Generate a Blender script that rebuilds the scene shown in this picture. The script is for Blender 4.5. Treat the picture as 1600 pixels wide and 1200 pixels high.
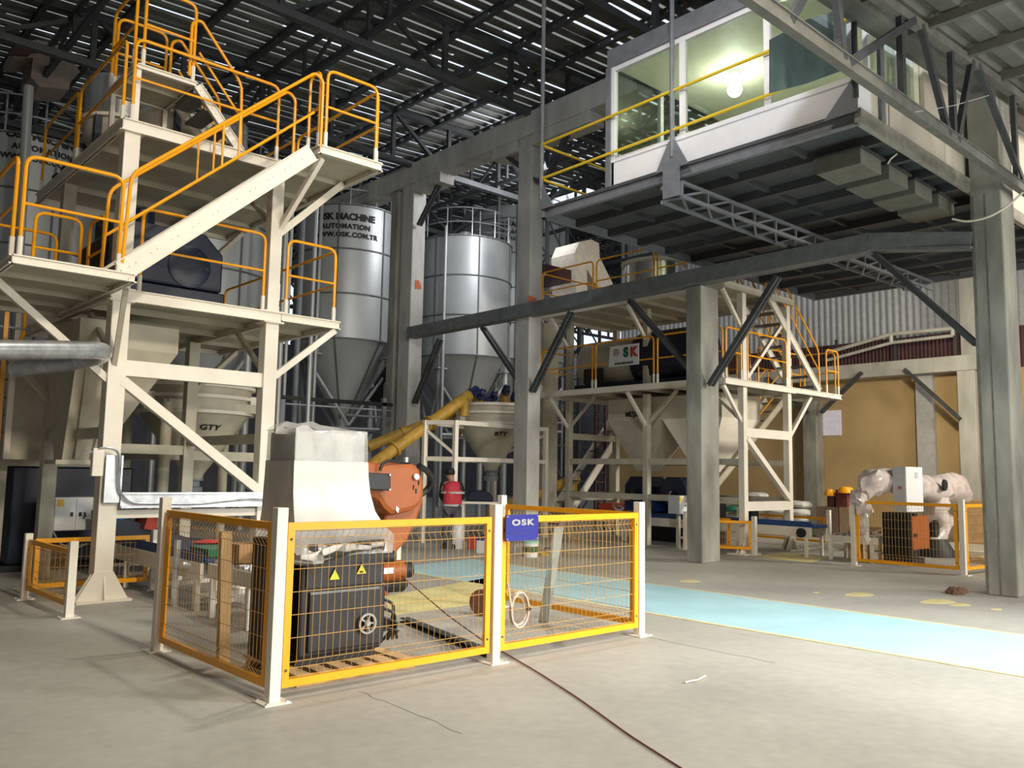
import bpy, bmesh, math, random
from mathutils import Vector, Matrix
random.seed(7)
SC = bpy.context.scene
for o in list(bpy.data.objects): bpy.data.objects.remove(o)
COL = SC.collection
V = Vector
# ---------------------------------------------------------------- camera
FPX, PITCH, ROLL, YAW, EYE = 1316.35, .10515, .017835, .834659, 1.65
cyw, syw = math.cos(YAW), math.sin(YAW)
FW = V((cyw*math.cos(PITCH), syw*math.cos(PITCH), math.sin(PITCH)))
R0 = V((syw, -cyw, 0)); U0 = R0.cross(FW)
RT = R0*math.cos(ROLL)+U0*math.sin(ROLL); UP = -R0*math.sin(ROLL)+U0*math.cos(ROLL)
ORI = V((0, 0, EYE))
cam = bpy.data.cameras.new('camera'); camo = bpy.data.objects.new('camera', cam); COL.objects.link(camo)
cam.sensor_width = 36; cam.lens = 36*FPX/1600; cam.clip_end = 300; cam.clip_start = .05
camo.matrix_world = Matrix(((RT.x, UP.x, -FW.x, 0), (RT.y, UP.y, -FW.y, 0), (RT.z, UP.z, -FW.z, EYE), (0, 0, 0, 1)))
SC.camera = camo
# ---------------------------------------------------------------- world, lights, exposure
SC.view_settings.view_transform = 'Standard'; SC.view_settings.look = 'None'; SC.view_settings.gamma = 1
SC.view_settings.use_curve_mapping = False; SC.view_settings.exposure = 0.0
w = bpy.data.worlds.new('daylight'); SC.world = w; w.use_nodes = True
w.node_tree.nodes['Background'].inputs[0].default_value = (.80, .88, 1, 1)
w.node_tree.nodes['Background'].inputs[1].default_value = 1.2
def area(name, loc, target, sx, sy, power, col, spread=180):
    l = bpy.data.lights.new(name, 'AREA'); l.shape = 'RECTANGLE'; l.size = sx; l.size_y = sy; l.energy = power; l.color = col
    l.spread = math.radians(spread)
    o = bpy.data.objects.new(name, l); COL.objects.link(o); o.location = loc
    o.rotation_euler = (V(target)-V(loc)).to_track_quat('-Z', 'Y').to_euler(); return o
area('gate_daylight', (9, -11.5, 3.2), (7, 8, 2.0), 12, 5.5, 1400, (1, .925, .80))
area('gate_daylight', (12.5, -5.5, 5.4), (9.4, 1.2, 0), 2.0, 2.0, 420, (.95, 1, 1), 55)
area('high_bay_lamp', (3.5, -4.5, 9.8), (4.5, 8, .5), 1.0, 1.0, 520, (1, .90, .72), 110)
area('high_bay_lamp', (7.2, 7.4, 10.2), (6.0, 6.5, 0), .5, .5, 150, (1, .92, .8), 130)
area('high_bay_lamp', (2, 2.0, 9.6), (10, 7.5, 7.6), .8, .8, 170, (.93, .95, 1), 110)
area('high_bay_lamp', (21, 7.5, 5.8), (26.5, 10, 1.5), .6, .6, 200, (1, .88, .62), 150)
area('high_bay_lamp', (21, -2, 6.8), (18, 12, 3), 2, 2, 500, (1, .93, .8), 100)
area('high_bay_lamp', (17, 17.2, 10.4), (14, 26, 6), 1.5, 1.5, 260, (.95, .97, 1))
# ---------------------------------------------------------------- photograph measuring helpers (a pixel seen on a known plane -> a real point)
def pick(px, py, ax, v):
    d = FW*FPX+RT*(px-800)-UP*(py-600); return ORI+d*((v-ORI[ax])/d[ax])
def PX(px, py, x): return pick(px, py, 0, x)
def PY(px, py, y): return pick(px, py, 1, y)
def PZ(px, py, z=0): return pick(px, py, 2, z)
# ---------------------------------------------------------------- materials
def nod(m, t, **k):
    n = m.node_tree.nodes.new(t)
    for a, b in k.items(): setattr(n, a, b)
    return n
MATS = {}
def mat(name, col, rough=.5, metal=0, var=.12, scale=6, bump=0, spec=.5, trans=0, alpha=1, emis=None, stretch=(1, 1, 1), col2=None, amt=.5, detail=6, coat=0):
    if name in MATS: return MATS[name]
    m = bpy.data.materials.new(name); m.use_nodes = True; nt = m.node_tree; b = nt.nodes['Principled BSDF']
    b.inputs['Roughness'].default_value = rough; b.inputs['Metallic'].default_value = metal
    b.inputs['Specular IOR Level'].default_value = spec; b.inputs['Coat Weight'].default_value = coat
    tc = nod(m, 'ShaderNodeTexCoord'); mp = nod(m, 'ShaderNodeMapping'); mp.inputs['Scale'].default_value = stretch
    nz = nod(m, 'ShaderNodeTexNoise'); nz.inputs['Scale'].default_value = scale; nz.inputs['Detail'].default_value = detail
    nt.links.new(tc.outputs['Object'], mp.inputs[0]); nt.links.new(mp.outputs[0], nz.inputs['Vector'])
    rp = nod(m, 'ShaderNodeValToRGB'); c = col
    lo = col2 if col2 else tuple(max(0, x*(1-var)) for x in c); hi = tuple(min(1, x*(1+var)) for x in c)
    rp.color_ramp.elements[0].position = .5-amt*.5; rp.color_ramp.elements[1].position = .5+amt*.3
    rp.color_ramp.elements[0].color = (*lo, 1); rp.color_ramp.elements[1].color = (*hi, 1)
    nt.links.new(nz.outputs[0], rp.inputs[0]); nt.links.new(rp.outputs[0], b.inputs['Base Color'])
    if bump:
        bp = nod(m, 'ShaderNodeBump'); bp.inputs['Strength'].default_value = bump; bp.inputs['Distance'].default_value = .02
        nt.links.new(nz.outputs[0], bp.inputs['Height']); nt.links.new(bp.outputs[0], b.inputs['Normal'])
    if trans: b.inputs['Transmission Weight'].default_value = trans
    if alpha < 1: b.inputs['Alpha'].default_value = alpha
    if emis: b.inputs['Emission Color'].default_value = (*emis[0], 1); b.inputs['Emission Strength'].default_value = emis[1]
    MATS[name] = m; return m
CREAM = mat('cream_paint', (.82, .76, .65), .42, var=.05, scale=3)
CREAMG = mat('cream_paint_dark', (.50, .46, .36), .5, var=.12, scale=3)  # darker cream for rear legs, joists, deck plates and hoppers
YEL = mat('yellow_paint', (.92, .385, .003), .35, var=.05, scale=4)
YEL2 = mat('lemon_yellow_paint', (.75, .52, .03), .35, var=.05)
WIRE = mat('yellow_wire_coating', (.62, .36, .10), .4, var=.05)
YELD = mat('auger_yellow_paint', (.46, .27, .04), .5, var=.25)
CONC = mat('column_concrete', (.26, .255, .225), .9, var=.45, scale=2.2, bump=.5, stretch=(1, 1, .35), detail=10)
CONCL = mat('pale_precast_concrete', (.46, .45, .42), .9, var=.25, scale=2.0, bump=.4, stretch=(1, 1, .35), detail=10)
STEEL = mat('dark_grey_steel', (.055, .058, .062), .55, var=.2, scale=3)
STEELM = mat('grey_primer_steel', (.20, .22, .24), .5, var=.15, scale=3)
DECK = mat('grey_deck_sheet', (.070, .074, .078), .6, var=.15, scale=1)
GALV = mat('galvanised_steel', (.55, .57, .60), .35, .75, var=.25, scale=9)
CHROME = mat('polished_stainless', (.72, .70, .66), .22, .95, var=.06, scale=3)
SILO = mat('silo_sheet', (.44, .455, .46), .42, .35, var=.08, scale=1.2)
SILOD = mat('silo_seam', (.13, .14, .14), .6, .2)
WHITE = mat('white_lacquer', (.78, .79, .80), .35, var=.03)
PVC = mat('white_panel', (.82, .82, .85), .4, var=.03)
GREYC = mat('light_grey_enclosure', (.50, .53, .54), .45, var=.05)
BLACK = mat('black_enclosure', (.013, .013, .015), .5, var=.3)
RUBB = mat('black_rubber', (.012, .012, .013), .6, var=.3)
NAVY = mat('navy_blue_paint', (.005, .009, .030), .4, var=.25)
BLUE = mat('bright_blue_paint', (.015, .04, .17), .4, var=.15)
BELT = mat('blue_conveyor_belt', (.015, .06, .20), .5, var=.2)
ORANGE = mat('robot_orange', (.33, .085, .014), .5, var=.08)
REDP = mat('red_paint', (.50, .06, .03), .5, var=.1)
MAROON = mat('maroon_sheet', (.07, .025, .028), .6, var=.2)
GREEN = mat('green_plastic', (.02, .20, .12), .5)
WOOD = mat('raw_pine', (.52, .36, .19), .8, var=.3, scale=5, stretch=(1, 1, .15), bump=.2)
WOODP = mat('pallet_wood', (.50, .33, .17), .85, var=.4, scale=6, bump=.2)
CARD = mat('brown_cardboard', (.36, .20, .10), .85, var=.15)
INK = mat('black_ink', (.01, .01, .01), .6)
SACK = mat('white_woven_sack', (.62, .62, .60), .75, var=.12, scale=8, bump=.3)
BRICK = mat('orange_patch', (.55, .16, .08), .9, var=.3, scale=20)
SHEETM = mat('translucent_corrugated', (.50, .52, .56), .5, var=.1)
# ---------------------------------------------------------------- mesh building
class M:
    def __init__(s): s.v = []; s.f = []
    def add(s, vs, fs):
        n = len(s.v); s.v += [V(p) for p in vs]; s.f += [tuple(i+n for i in f) for f in fs]; return s
    def box(s, a, b):
        x0, y0, z0 = (min(a[i], b[i]) for i in range(3)); x1, y1, z1 = (max(a[i], b[i]) for i in range(3))
        return s.add([(x0,y0,z0),(x1,y0,z0),(x1,y1,z0),(x0,y1,z0),(x0,y0,z1),(x1,y0,z1),(x1,y1,z1),(x0,y1,z1)],
                     [(0,3,2,1),(4,5,6,7),(0,1,5,4),(1,2,6,5),(2,3,7,6),(3,0,4,7)])
    def beam(s, p, q, w, h, up=(0, 0, 1)):
        p, q = V(p), V(q); d = (q-p).normalized(); u = V(up)
        if abs(d.dot(u)) > .97: u = V((1, 0, 0))
        a = d.cross(u).normalized()*(w/2); b = a.cross(d).normalized()*(h/2)
        r = [p-a-b, p+a-b, p+a+b, p-a+b, q-a-b, q+a-b, q+a+b, q-a+b]
        return s.add(r, [(0,1,2,3),(7,6,5,4),(0,4,5,1),(1,5,6,2),(2,6,7,3),(3,7,4,0)])
    def channel(s, p, q, w, h, t=.012, up=(0, 0, 1)):
        p, q = V(p), V(q); d = (q-p).normalized(); u = V(up)
        if abs(d.dot(u)) > .97: u = V((1, 0, 0))
        a = d.cross(u).normalized(); b = a.cross(d).normalized()
        s.beam(p, q, t, h, up); s.beam(p+b*(h/2-t/2), q+b*(h/2-t/2), w, t, up); s.beam(p-b*(h/2-t/2), q-b*(h/2-t/2), w, t, up); return s
    def tube(s, p, q, r, n=10, r2=None):
        p, q = V(p), V(q); r2 = r if r2 is None else r2; d = (q-p).normalized()
        u = V((0, 0, 1)) if abs(d.z) < .95 else V((1, 0, 0)); a = d.cross(u).normalized(); b = a.cross(d)
        vs = []
        for c, rr in ((p, r), (q, r2)):
            for i in range(n):
                t = 2*math.pi*i/n; vs.append(c+a*math.cos(t)*rr+b*math.sin(t)*rr)
        fs = [(i, (i+1) % n, n+(i+1) % n, n+i) for i in range(n)]+[tuple(range(n))[::-1], tuple(range(n, 2*n))]
        return s.add(vs, fs)
    def path(s, pts, r, n=8, rnd=0, seg=4):
        pts = [V(p) for p in pts]
        if rnd:
            out = [pts[0]]
            for i in range(1, len(pts)-1):
                a, b, c = pts[i-1], pts[i], pts[i+1]; k = min(rnd, (a-b).length*.45, (c-b).length*.45)
                p0 = b+(a-b).normalized()*k; p1 = b+(c-b).normalized()*k
                for j in range(seg+1):
                    t = j/seg; out.append(p0*(1-t)**2+b*2*t*(1-t)+p1*t*t)
            out.append(pts[-1]); pts = out
        vs = []; prev = None
        for i, p in enumerate(pts):
            d = (pts[min(i+1, len(pts)-1)]-pts[max(i-1, 0)]).normalized()
            if prev is None: u = V((0, 0, 1)) if abs(d.z) < .9 else V((1, 0, 0)); a = d.cross(u).normalized()
            else: a = (prev-d*prev.dot(d)).normalized()
            prev = a; b = d.cross(a); rr = r[i] if isinstance(r, list) else r
            for j in range(n):
                t = 2*math.pi*j/n; vs.append(p+a*math.cos(t)*rr+b*math.sin(t)*rr)
        fs = []
        for i in range(len(pts)-1):
            for j in range(n): fs.append((i*n+j, i*n+(j+1) % n, (i+1)*n+(j+1) % n, (i+1)*n+j))
        fs += [tuple(range(n))[::-1], tuple(range((len(pts)-1)*n, len(pts)*n))]
        return s.add(vs, fs)
    def lathe(s, c, prof, n=32, ax=None, cap=True):
        c = V(c); m = Matrix.Identity(3) if ax is None else V(ax).to_track_quat('Z', 'Y').to_matrix(); vs = []
        for r, z in prof:
            for i in range(n):
                t = 2*math.pi*i/n; vs.append(c+m@V((r*math.cos(t), r*math.sin(t), z)))
        fs = []
        for k in range(len(prof)-1):
            for i in range(n): fs.append((k*n+i, k*n+(i+1) % n, (k+1)*n+(i+1) % n, (k+1)*n+i))
        if cap: fs += [tuple(range(n))[::-1], tuple(range((len(prof)-1)*n, len(prof)*n))]
        return s.add(vs, fs)
    def loft(s, rings, cap=True):
        n = len(rings[0]); vs = [p for r in rings for p in r]; fs = []
        for k in range(len(rings)-1):
            for i in range(n): fs.append((k*n+i, k*n+(i+1) % n, (k+1)*n+(i+1) % n, (k+1)*n+i))
        if cap: fs += [tuple(range(n))[::-1], tuple(range((len(rings)-1)*n, len(rings)*n))]
        return s.add(vs, fs)
    def prism(s, poly, off):
        o = V(off); poly = [V(p) for p in poly]; return s.loft([poly, [p+o for p in poly]])
    def frus(s, a0, b0, z0, a1, b1, z1):
        r = lambda a, b, z: [(a[0],a[1],z),(b[0],a[1],z),(b[0],b[1],z),(a[0],b[1],z)]
        return s.loft([r(a0, b0, z0), r(a1, b1, z1)])
OFF = {}
def build(name, m, material, parent=None, smooth=False, bevel=0, sub=0):
    me = bpy.data.meshes.new(name); vs = m.v
    if parent is None:
        xs = [p.x for p in vs]; ys = [p.y for p in vs]; zs = [p.z for p in vs]
        off = V(((min(xs)+max(xs))/2, (min(ys)+max(ys))/2, min(zs)))
    else: off = OFF[parent.name]
    me.from_pydata([p-off for p in vs], [], m.f)
    bm = bmesh.new(); bm.from_mesh(me); bmesh.ops.recalc_face_normals(bm, faces=bm.faces); bm.to_mesh(me); bm.free()
    if smooth:
        for p in me.polygons: p.use_smooth = True
    o = bpy.data.objects.new(name, me); COL.objects.link(o); me.materials.append(material)
    if parent is None: o.location = off
    else: o.parent = parent
    OFF[o.name] = off
    if bevel:
        b = o.modifiers.new('bevel', 'BEVEL'); b.width = bevel; b.segments = 2; b.limit_method = 'ANGLE'
    if sub:
        b = o.modifiers.new('sub', 'SUBSURF'); b.levels = sub; b.render_levels = sub
    if smooth and not sub: 
        try: me.set_sharp_from_angle(angle=math.radians(40))
        except Exception: pass
    return o
def tag(o, label=None, cat=None, group=None, kind=None):
    for k, x in (('label', label), ('category', cat), ('group', group), ('kind', kind)):
        if x: o[k] = x
    return o
def thing(name, label, cat, loc, group=None):
    o = bpy.data.objects.new(name, None); COL.objects.link(o); o.location = loc; o.empty_display_size = .2
    OFF[o.name] = V(loc); return tag(o, label, cat, group)
def struct(name, m, material, **k): return tag(build(name, m, material, **k), kind='structure')
def kids(o): return [c for c in bpy.data.objects if c.parent == o]
def dup(o, delta, label=None, rot=None, parent=None):
    c = o.copy(); COL.objects.link(c)
    if parent is None:
        c.location = V(o.location)+V(delta)
        if rot is not None: c.rotation_euler = (0, 0, rot)
        if label: c['label'] = label
    else: c.parent = parent
    for ch in kids(o): dup(ch, (0, 0, 0), parent=c)
    return c
def text_mesh(s, size, bold=0., spacing=1., depth=.004):
    cu = bpy.data.curves.new('t', 'FONT'); cu.body = s; cu.size = size; cu.offset = bold; cu.space_character = spacing
    cu.extrude = depth; cu.align_x = 'CENTER'; cu.align_y = 'CENTER'
    o = bpy.data.objects.new('t', cu); COL.objects.link(o); bpy.context.view_layer.update()
    me = bpy.data.meshes.new_from_object(o.evaluated_get(bpy.context.evaluated_depsgraph_get()))
    m = M(); m.v = [v.co.copy() for v in me.vertices]; m.f = [tuple(p.vertices) for p in me.polygons]
    bpy.data.objects.remove(o); bpy.data.curves.remove(cu); return m
def place(m, origin, xdir, ydir):
    x = V(xdir).normalized(); y = V(ydir).normalized(); z = x.cross(y); O = V(origin)
    m.v = [O+x*p.x+y*p.y+z*p.z for p in m.v]; return m
# ================================================================ SETTING: floor, walls, roof
def floor_mat():
    m = bpy.data.materials.new('power_floated_concrete'); m.use_nodes = True; nt = m.node_tree; b = nt.nodes['Principled BSDF']
    b.inputs['Roughness'].default_value = .62; tc = nod(m, 'ShaderNodeTexCoord')
    def noise(sc, det, lo, hi, st=(1, 1, 1)):
        mp = nod(m, 'ShaderNodeMapping'); mp.inputs['Scale'].default_value = st; n = nod(m, 'ShaderNodeTexNoise')
        n.inputs['Scale'].default_value = sc; n.inputs['Detail'].default_value = det; r = nod(m, 'ShaderNodeMapRange')
        r.inputs[1].default_value = lo; r.inputs[2].default_value = hi
        nt.links.new(tc.outputs['Object'], mp.inputs[0]); nt.links.new(mp.outputs[0], n.inputs[0]); nt.links.new(n.outputs[0], r.inputs[0]); return r
    a = noise(.55, 10, .35, .7); c = noise(9, 8, .3, .75); d = noise(1.5, 4, .62, .72, (1, .4, 1))
    def mix(f, x, y, fac=1):
        k = nod(m, 'ShaderNodeMix', data_type='RGBA'); 
        nt.links.new(f, k.inputs[0]) if not isinstance(f, float) else setattr(k.inputs[0], 'default_value', f)
        for i, q in ((6, x), (7, y)):
            if isinstance(q, tuple): k.inputs[i].default_value = (*q, 1)
            else: nt.links.new(q, k.inputs[i])
        return k.outputs[2]
    k1 = mix(a.outputs[0], (.34, .325, .285), (.49, .47, .42)); k2 = mix(c.outputs[0], (.34, .33, .30), (.50, .48, .43))
    k3 = mix(.35, k1, k2); k4 = mix(d.outputs[0], k3, (.30, .29, .27))
    k5 = nod(m, 'ShaderNodeMix', data_type='RGBA'); k5.inputs[0].default_value = .35; nt.links.new(k3, k5.inputs[6]); nt.links.new(k4, k5.inputs[7])
    nt.links.new(k5.outputs[2], b.inputs['Base Color'])
    bp = nod(m, 'ShaderNodeBump'); bp.inputs['Strength'].default_value = .12; bp.inputs['Distance'].default_value = .01
    nt.links.new(c.outputs[0], bp.inputs['Height']); nt.links.new(bp.outputs[0], b.inputs['Normal']); return m
struct('floor', M().box((-8, -12, -.2), (46, 52, 0)), floor_mat())
OCHRE = mat('ochre_plaster', (.52, .37, .19), .9, var=.10, scale=.6, col2=(.42, .29, .14), bump=.1)
struct('wall_right', M().box((27.45, 2, 0), (27.6, 24, 5.0)), OCHRE)
# corrugated upper wall beyond the rear beam
m = M()
def corr(m, p0, p1, z0, z1, pitch=.22, dep=.045):
    p0, p1 = V(p0), V(p1); L = (p1-p0).length; d = (p1-p0).normalized(); nrm = V((-d.y, d.x, 0)); n = int(L/pitch*4); a = []; b = []
    for i in range(n+1):
        q = p0+d*(L*i/n)+nrm*(dep if i % 4 in (1, 2) else 0); a.append(V((q.x, q.y, z0))); b.append(V((q.x, q.y, z1)))
    k = len(m.v); m.v += a+b; m.f += [(k+i, k+i+1, k+n+2+i, k+n+1+i) for i in range(n)]
    m.v += [p+nrm*.02 for p in a+b]; k2 = k+2*(n+1); m.f += [(k2+i+1, k2+i, k2+n+1+i, k2+n+2+i) for i in range(n)]
corr(m, (28.2, 4, 0), (28.2, 24, 0), 6.1, 12.6)
struct('wall_right_cladding', m, SHEETM)
m = M(); corr(m, (27.6, 6.5, 0), (27.6, 24, 0), 5.0, 6.25, .12, .02); struct('wall_right_strip', m, MAROON)
FARW = mat('far_cladding', (.20, .20, .22), .7, var=.15, scale=1)
m = M(); m.box((-8, 45, 0), (46, 45.2, 8.9)); m.box((-8, 45, 8.9), (18, 45.2, 13.5)); struct('wall_back', m, FARW)
struct('wall_far_right', M().box((46, -12, 0), (46.2, 45, 11.2)), FARW)
struct('wall_front', M().box((-8, -12.2, 0), (2, -12, 11)).box((16, -12.2, 0), (46, -12, 11)).box((2, -12.2, 6), (16, -12, 11)), FARW)
struct('ceiling_front_bay', M().box((-8, -12, 11.3), (7.4, 3.9, 11.4)), mat('roof_sheet', (.15, .15, .14), .6, .2, var=.25, scale=2))
struct('wall_lean_to_upper', M().box((7.4, 3.85, 9.2), (46, 3.95, 12.6)), FARW)
struct('wall_left', M().box((-8.2, -12, 0), (-8, 45.2, 12)), FARW)
struct('wall_dark_masonry', M().box((-6, 17.3, 0), (2.6, 17.6, 2.6)), mat('dark_plaster', (.16, .155, .14), .95, var=.4, scale=1.5, bump=.3))
# main roof: long trapezoid sheets along x with daylight gaps; rises gently with x
def zr(x): return 12.0+.045*(x-10)
m = M(); slits = M(); y = 3.9; rs = random.Random(3)
while y < 45:
    xs = -8.0
    while xs < 46:
        L = rs.uniform(.8, 2.4); xe = min(46, xs+L)
        if 21.2 < y < 24.7:          # roof hole added to show a bright spot of daylight
            if xs < 22.2 < xe: xe = 22.2
            elif 22.2 <= xs < 25.2: xs = 25.2; continue
        c = math.exp(-((xs-18)/9)**2)*(.6 if y > 30 else 1)
        u = rs.random(); kind = 2 if u < .05+.42*c else (1 if u < .85 else 0); gap = .10 if kind else .02
        a, b = zr(xs), zr(xe); y1 = y+.35-gap
        m.add([(xs,y,a),(xe,y,b),(xe,y+.06,b-.05),(xs,y+.06,a-.05)], [(0,1,2,3)])
        m.add([(xs,y+.06,a-.05),(xe,y+.06,b-.05),(xe,y1-.05,b-.05),(xs,y1-.05,a-.05)], [(0,1,2,3)])
        m.add([(xs,y1-.05,a-.05),(xe,y1-.05,b-.05),(xe,y1,b),(xs,y1,a)], [(0,1,2,3)])
        if kind == 1: slits.add([(xs,y1,a),(xe,y1,b),(xe,y+.35,b),(xs,y+.35,a)], [(0,1,2,3)])
        xs = xe
    y += .35
SLIT = mat('dim_lit_slit', (.5, .5, .44), .6, var=.4, scale=1.5); nt = SLIT.node_tree; tb = nt.nodes.new('ShaderNodeBsdfTranslucent'); tb.inputs[0].default_value = (.26, .26, .22, 1)  # translucent strips added to imitate the dim lit slits of the sheets
nt.links.new(tb.outputs[0], nt.nodes['Material Output'].inputs[0]); struct('ceiling_strips', slits, SLIT)
struct('ceiling', m, MATS['roof_sheet'])
# lean-to roof on the right
m = M(); y = -9.0
while y < 4.3:
    for (a, b, dz) in ((0, .06, (0, -.05)), (.06, .26, (-.05, -.05)), (.26, .32, (-.05, 0)), (.32, .38, (0, 0))):
        m.add([(7.4, y+a, 7.22+dz[0]), (26, y+a, 8.6+dz[0]), (26, y+b, 8.6+dz[1]), (7.4, y+b, 7.22+dz[1])], [(0, 1, 2, 3)])
    y += .38
struct('ceiling_lean_to', m, mat('lean_to_sheet', (.17, .17, .15), .6, .1, var=.35, scale=1.5))
struct('window_1', M().box((27.40, *PX(1283, 642, 27.4)[1:]), (27.45, *PX(1314, 680, 27.4)[1:])), mat('daylight_pane', (.55, .52, .58), .4, emis=((.75, .72, .8), .25)))
# pilaster of the ochre wall
struct('trim_1', M().box((27.2, 11.05, 0), (27.45, 10.55, 5.0)), mat('grey_render', (.44, .44, .45), .9, var=.1))
# ================================================================ CONCRETE FRAME
def cable_stain(o): return o
def column(x, y, z1, label, w=.41, d=.55, mt=CONC, bands=()):
    t = thing('concrete_column', label, 'column', (x+d/2, y, 0), 'concrete columns of the hall frame')
    m = M(); x0, x1, y0, y1 = x, x+d, y-w/2, y+w/2
    m.box((x0, y0, 0), (x1, y1, z1)); build('shaft', m, mt, t, bevel=.02)
    m = M()
    for zb, h in bands: m.box((x0-.02, y0-.02, zb), (x1+.02, y1+.02, zb+h))
    if bands: build('steel_collar', m, STEEL, t)
    return t
c1 = column(13.65, 9.77, 5.4, 'concrete column in the middle of the hall with patched grey render', .36, .60)
c2 = column(13.65, 4.42, 11.5, 'tall concrete column at the right edge of the photo in front of the suspended cabin', .44, .56)
c3 = column(13.7, 14.79, 9.95, 'concrete column with an orange patch, left of the suspended platform', .48, .42, CONCL)
build('painted_patch', M().prism([PY(x_, y_, 14.545) for x_, y_ in ((825, 462), (829, 462), (838, 466), (839, 477), (830, 479), (825, 474))], (0, -.01, 0)), BRICK, c3)
c4 = column(13.7, 19.77, 9.95, 'concrete column with an orange patch, between the first two silos in front of them', .55, .45, CONCL)
build('painted_patch', M().prism([PY(x_, y_, 19.49) for x_, y_ in ((649, 438), (654, 438), (658, 446), (658, 451), (649, 451))], (0, -.01, 0)), BRICK, c4)
column(13.7, 20.45, 9.9, 'darker concrete column standing directly left of the patched one beside the lettered silo', .36, .5)
column(26.9, 14.5, 5.1, 'concrete column under the rear beam behind the sacks', .5, .5)
c6 = column(26.9, 9.45, 5.1, 'pale concrete column under the rear beam behind the wrapped robot', .5, .55, CONCL)
column(27.3, 9.45, 12, 'upper pale pillar against the corrugated wall on the rear beam', .5, .4, CONCL)
column(13.9, 3.1, 9, 'concrete column just cut by the right edge of the photo', .4, .5, CONCL)
struct_beam = M().box((13.62, 11.2, 9.94), (14.2, 26, 10.52))
b = thing('concrete_beam', 'long concrete ring beam resting on the column heads under the roof', 'beam', (13.9, 18, 9.94))
build('beam_shaft', struct_beam, CONCL, b, bevel=.02)
for q0, q1 in ((15.1, 16.0), (18.2, 19.4), (12.6, 14.5)): build('haunch', M().box((13.66, q0, 9.66), (14.15, q1, 9.94)), CONCL, b)
def brace(p, q, w, parent, mt=STEEL):
    m = M(); d = (V(q)-V(p)).normalized(); s = V((1, 0, 0))*w*.32
    m.channel(V(p)+s, V(q)+s, w*.4, w, .02, up=(1, 0, 0)) if 0 else None
    m.beam(V(p)+s, V(q)+s, w*.38, w*.5); m.beam(V(p)-s, V(q)-s, w*.38, w*.5)
    n = max(2, int((V(q)-V(p)).length/.55))
    for i in range(n):
        a = V(p).lerp(V(q), i/n+.02); c = V(p).lerp(V(q), i/n+.16); m.beam(a, c, w*.9, w*.22)
    return build('diagonal_brace', m, mt, parent)
brace(PX(655, 352, 13.85), PX(703, 255, 13.85), .16, b); brace(PX(843, 285, 13.85), PX(765, 222, 13.85), .16, b); brace(PX(852, 288, 13.85), PX(905, 168, 13.85), .16, b)
# lower steel beam
b = thing('steel_beam', 'long grey steel channel beam spanning the columns below the cabin', 'beam', (13.9, 12, 5.38))
m = M(); m.beam((13.55, 19.4, 5.53), (13.55, 6.2, 5.58), .02, .30); m.beam((13.7, 19.4, 5.39), (13.7, 6.2, 5.44), .3, .03); m.beam((13.7, 19.4, 5.67), (13.7, 6.2, 5.72), .3, .03)
m.beam((13.55, 6.2, 5.58), (13.6, 4.62, 5.30), .02, .26); m.beam((13.7, 6.2, 5.46), (13.7, 4.62, 5.2), .3, .03); m.beam((13.7, 6.2, 5.72), (13.7, 4.62, 5.42), .3, .03)
build('channel', m, STEEL if 0 else mat('beam_grey', (.15, .16, .165), .6, var=.2), b)
for p, q in (((1110, 602), (1216, 432)), ((1090, 590), (985, 470)), ((832, 612), (893, 488)), ((822, 612), (755, 512)), ((648, 630), (688, 530)), ((1526, 538), (1368, 398))):
    brace(PX(*p, 13.8), PX(*q, 13.8), .17, b)
# rear beam and braces
b = thing('concrete_beam', 'pale concrete beam across the rear columns above the ochre wall', 'beam', (27.1, 13, 4.9))
build('beam_shaft', M().box((26.85, 8.6, 4.95), (27.35, 24, 5.42)), CONCL, b, bevel=.02)
for p, q in (((1283, 645), (1347, 582)), ((1262, 645), (1200, 590)), ((1500, 655), (1414, 577))): brace(PX(*p, 26.8), PX(*q, 26.8), .18, b)
b = thing('lattice_girder', 'thin rusty pipe girder in front of the maroon strip on the rear wall', 'girder', (26.5, 12, 6))
a0, a1, a2 = PX(1290, 552, 26.6), PX(1392, 522, 26.6), PX(1488, 513, 26.6)
m = M(); m.tube(a0, a1, .06); m.tube(a1, a2, .06); m.tube(a0-V((0, 0, .25)), a1-V((0, 0, .28)), .05); m.tube(a1-V((0, 0, .28)), a2-V((0, 0, .22)), .05); m.tube(a1, a1-V((0, 0, .28)), .06); m.tube(a2, a2-V((0, 0, .22)), .06); build('chord', m, CONCL, b)
for px in (1300, 1392, 1486): q = PX(px, 530, 26.6); build('support_post', M().box((26.86, q.y-.04, 5.40), (26.92, q.y+.04, 6.3)), STEEL, b); build('support_arm', M().box((26.58, q.y-.03, 5.95), (26.92, q.y+.03, 6.0)), STEEL, b)
for y_, w_ in ((4.43, .012), (4.60, .016)): build('formwork_joint', M().box((13.646, y_-w_, 0), (13.652, y_+w_, 6)), mat('joint_concrete', (.15, .145, .125), .95, var=.3), c2)
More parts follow.
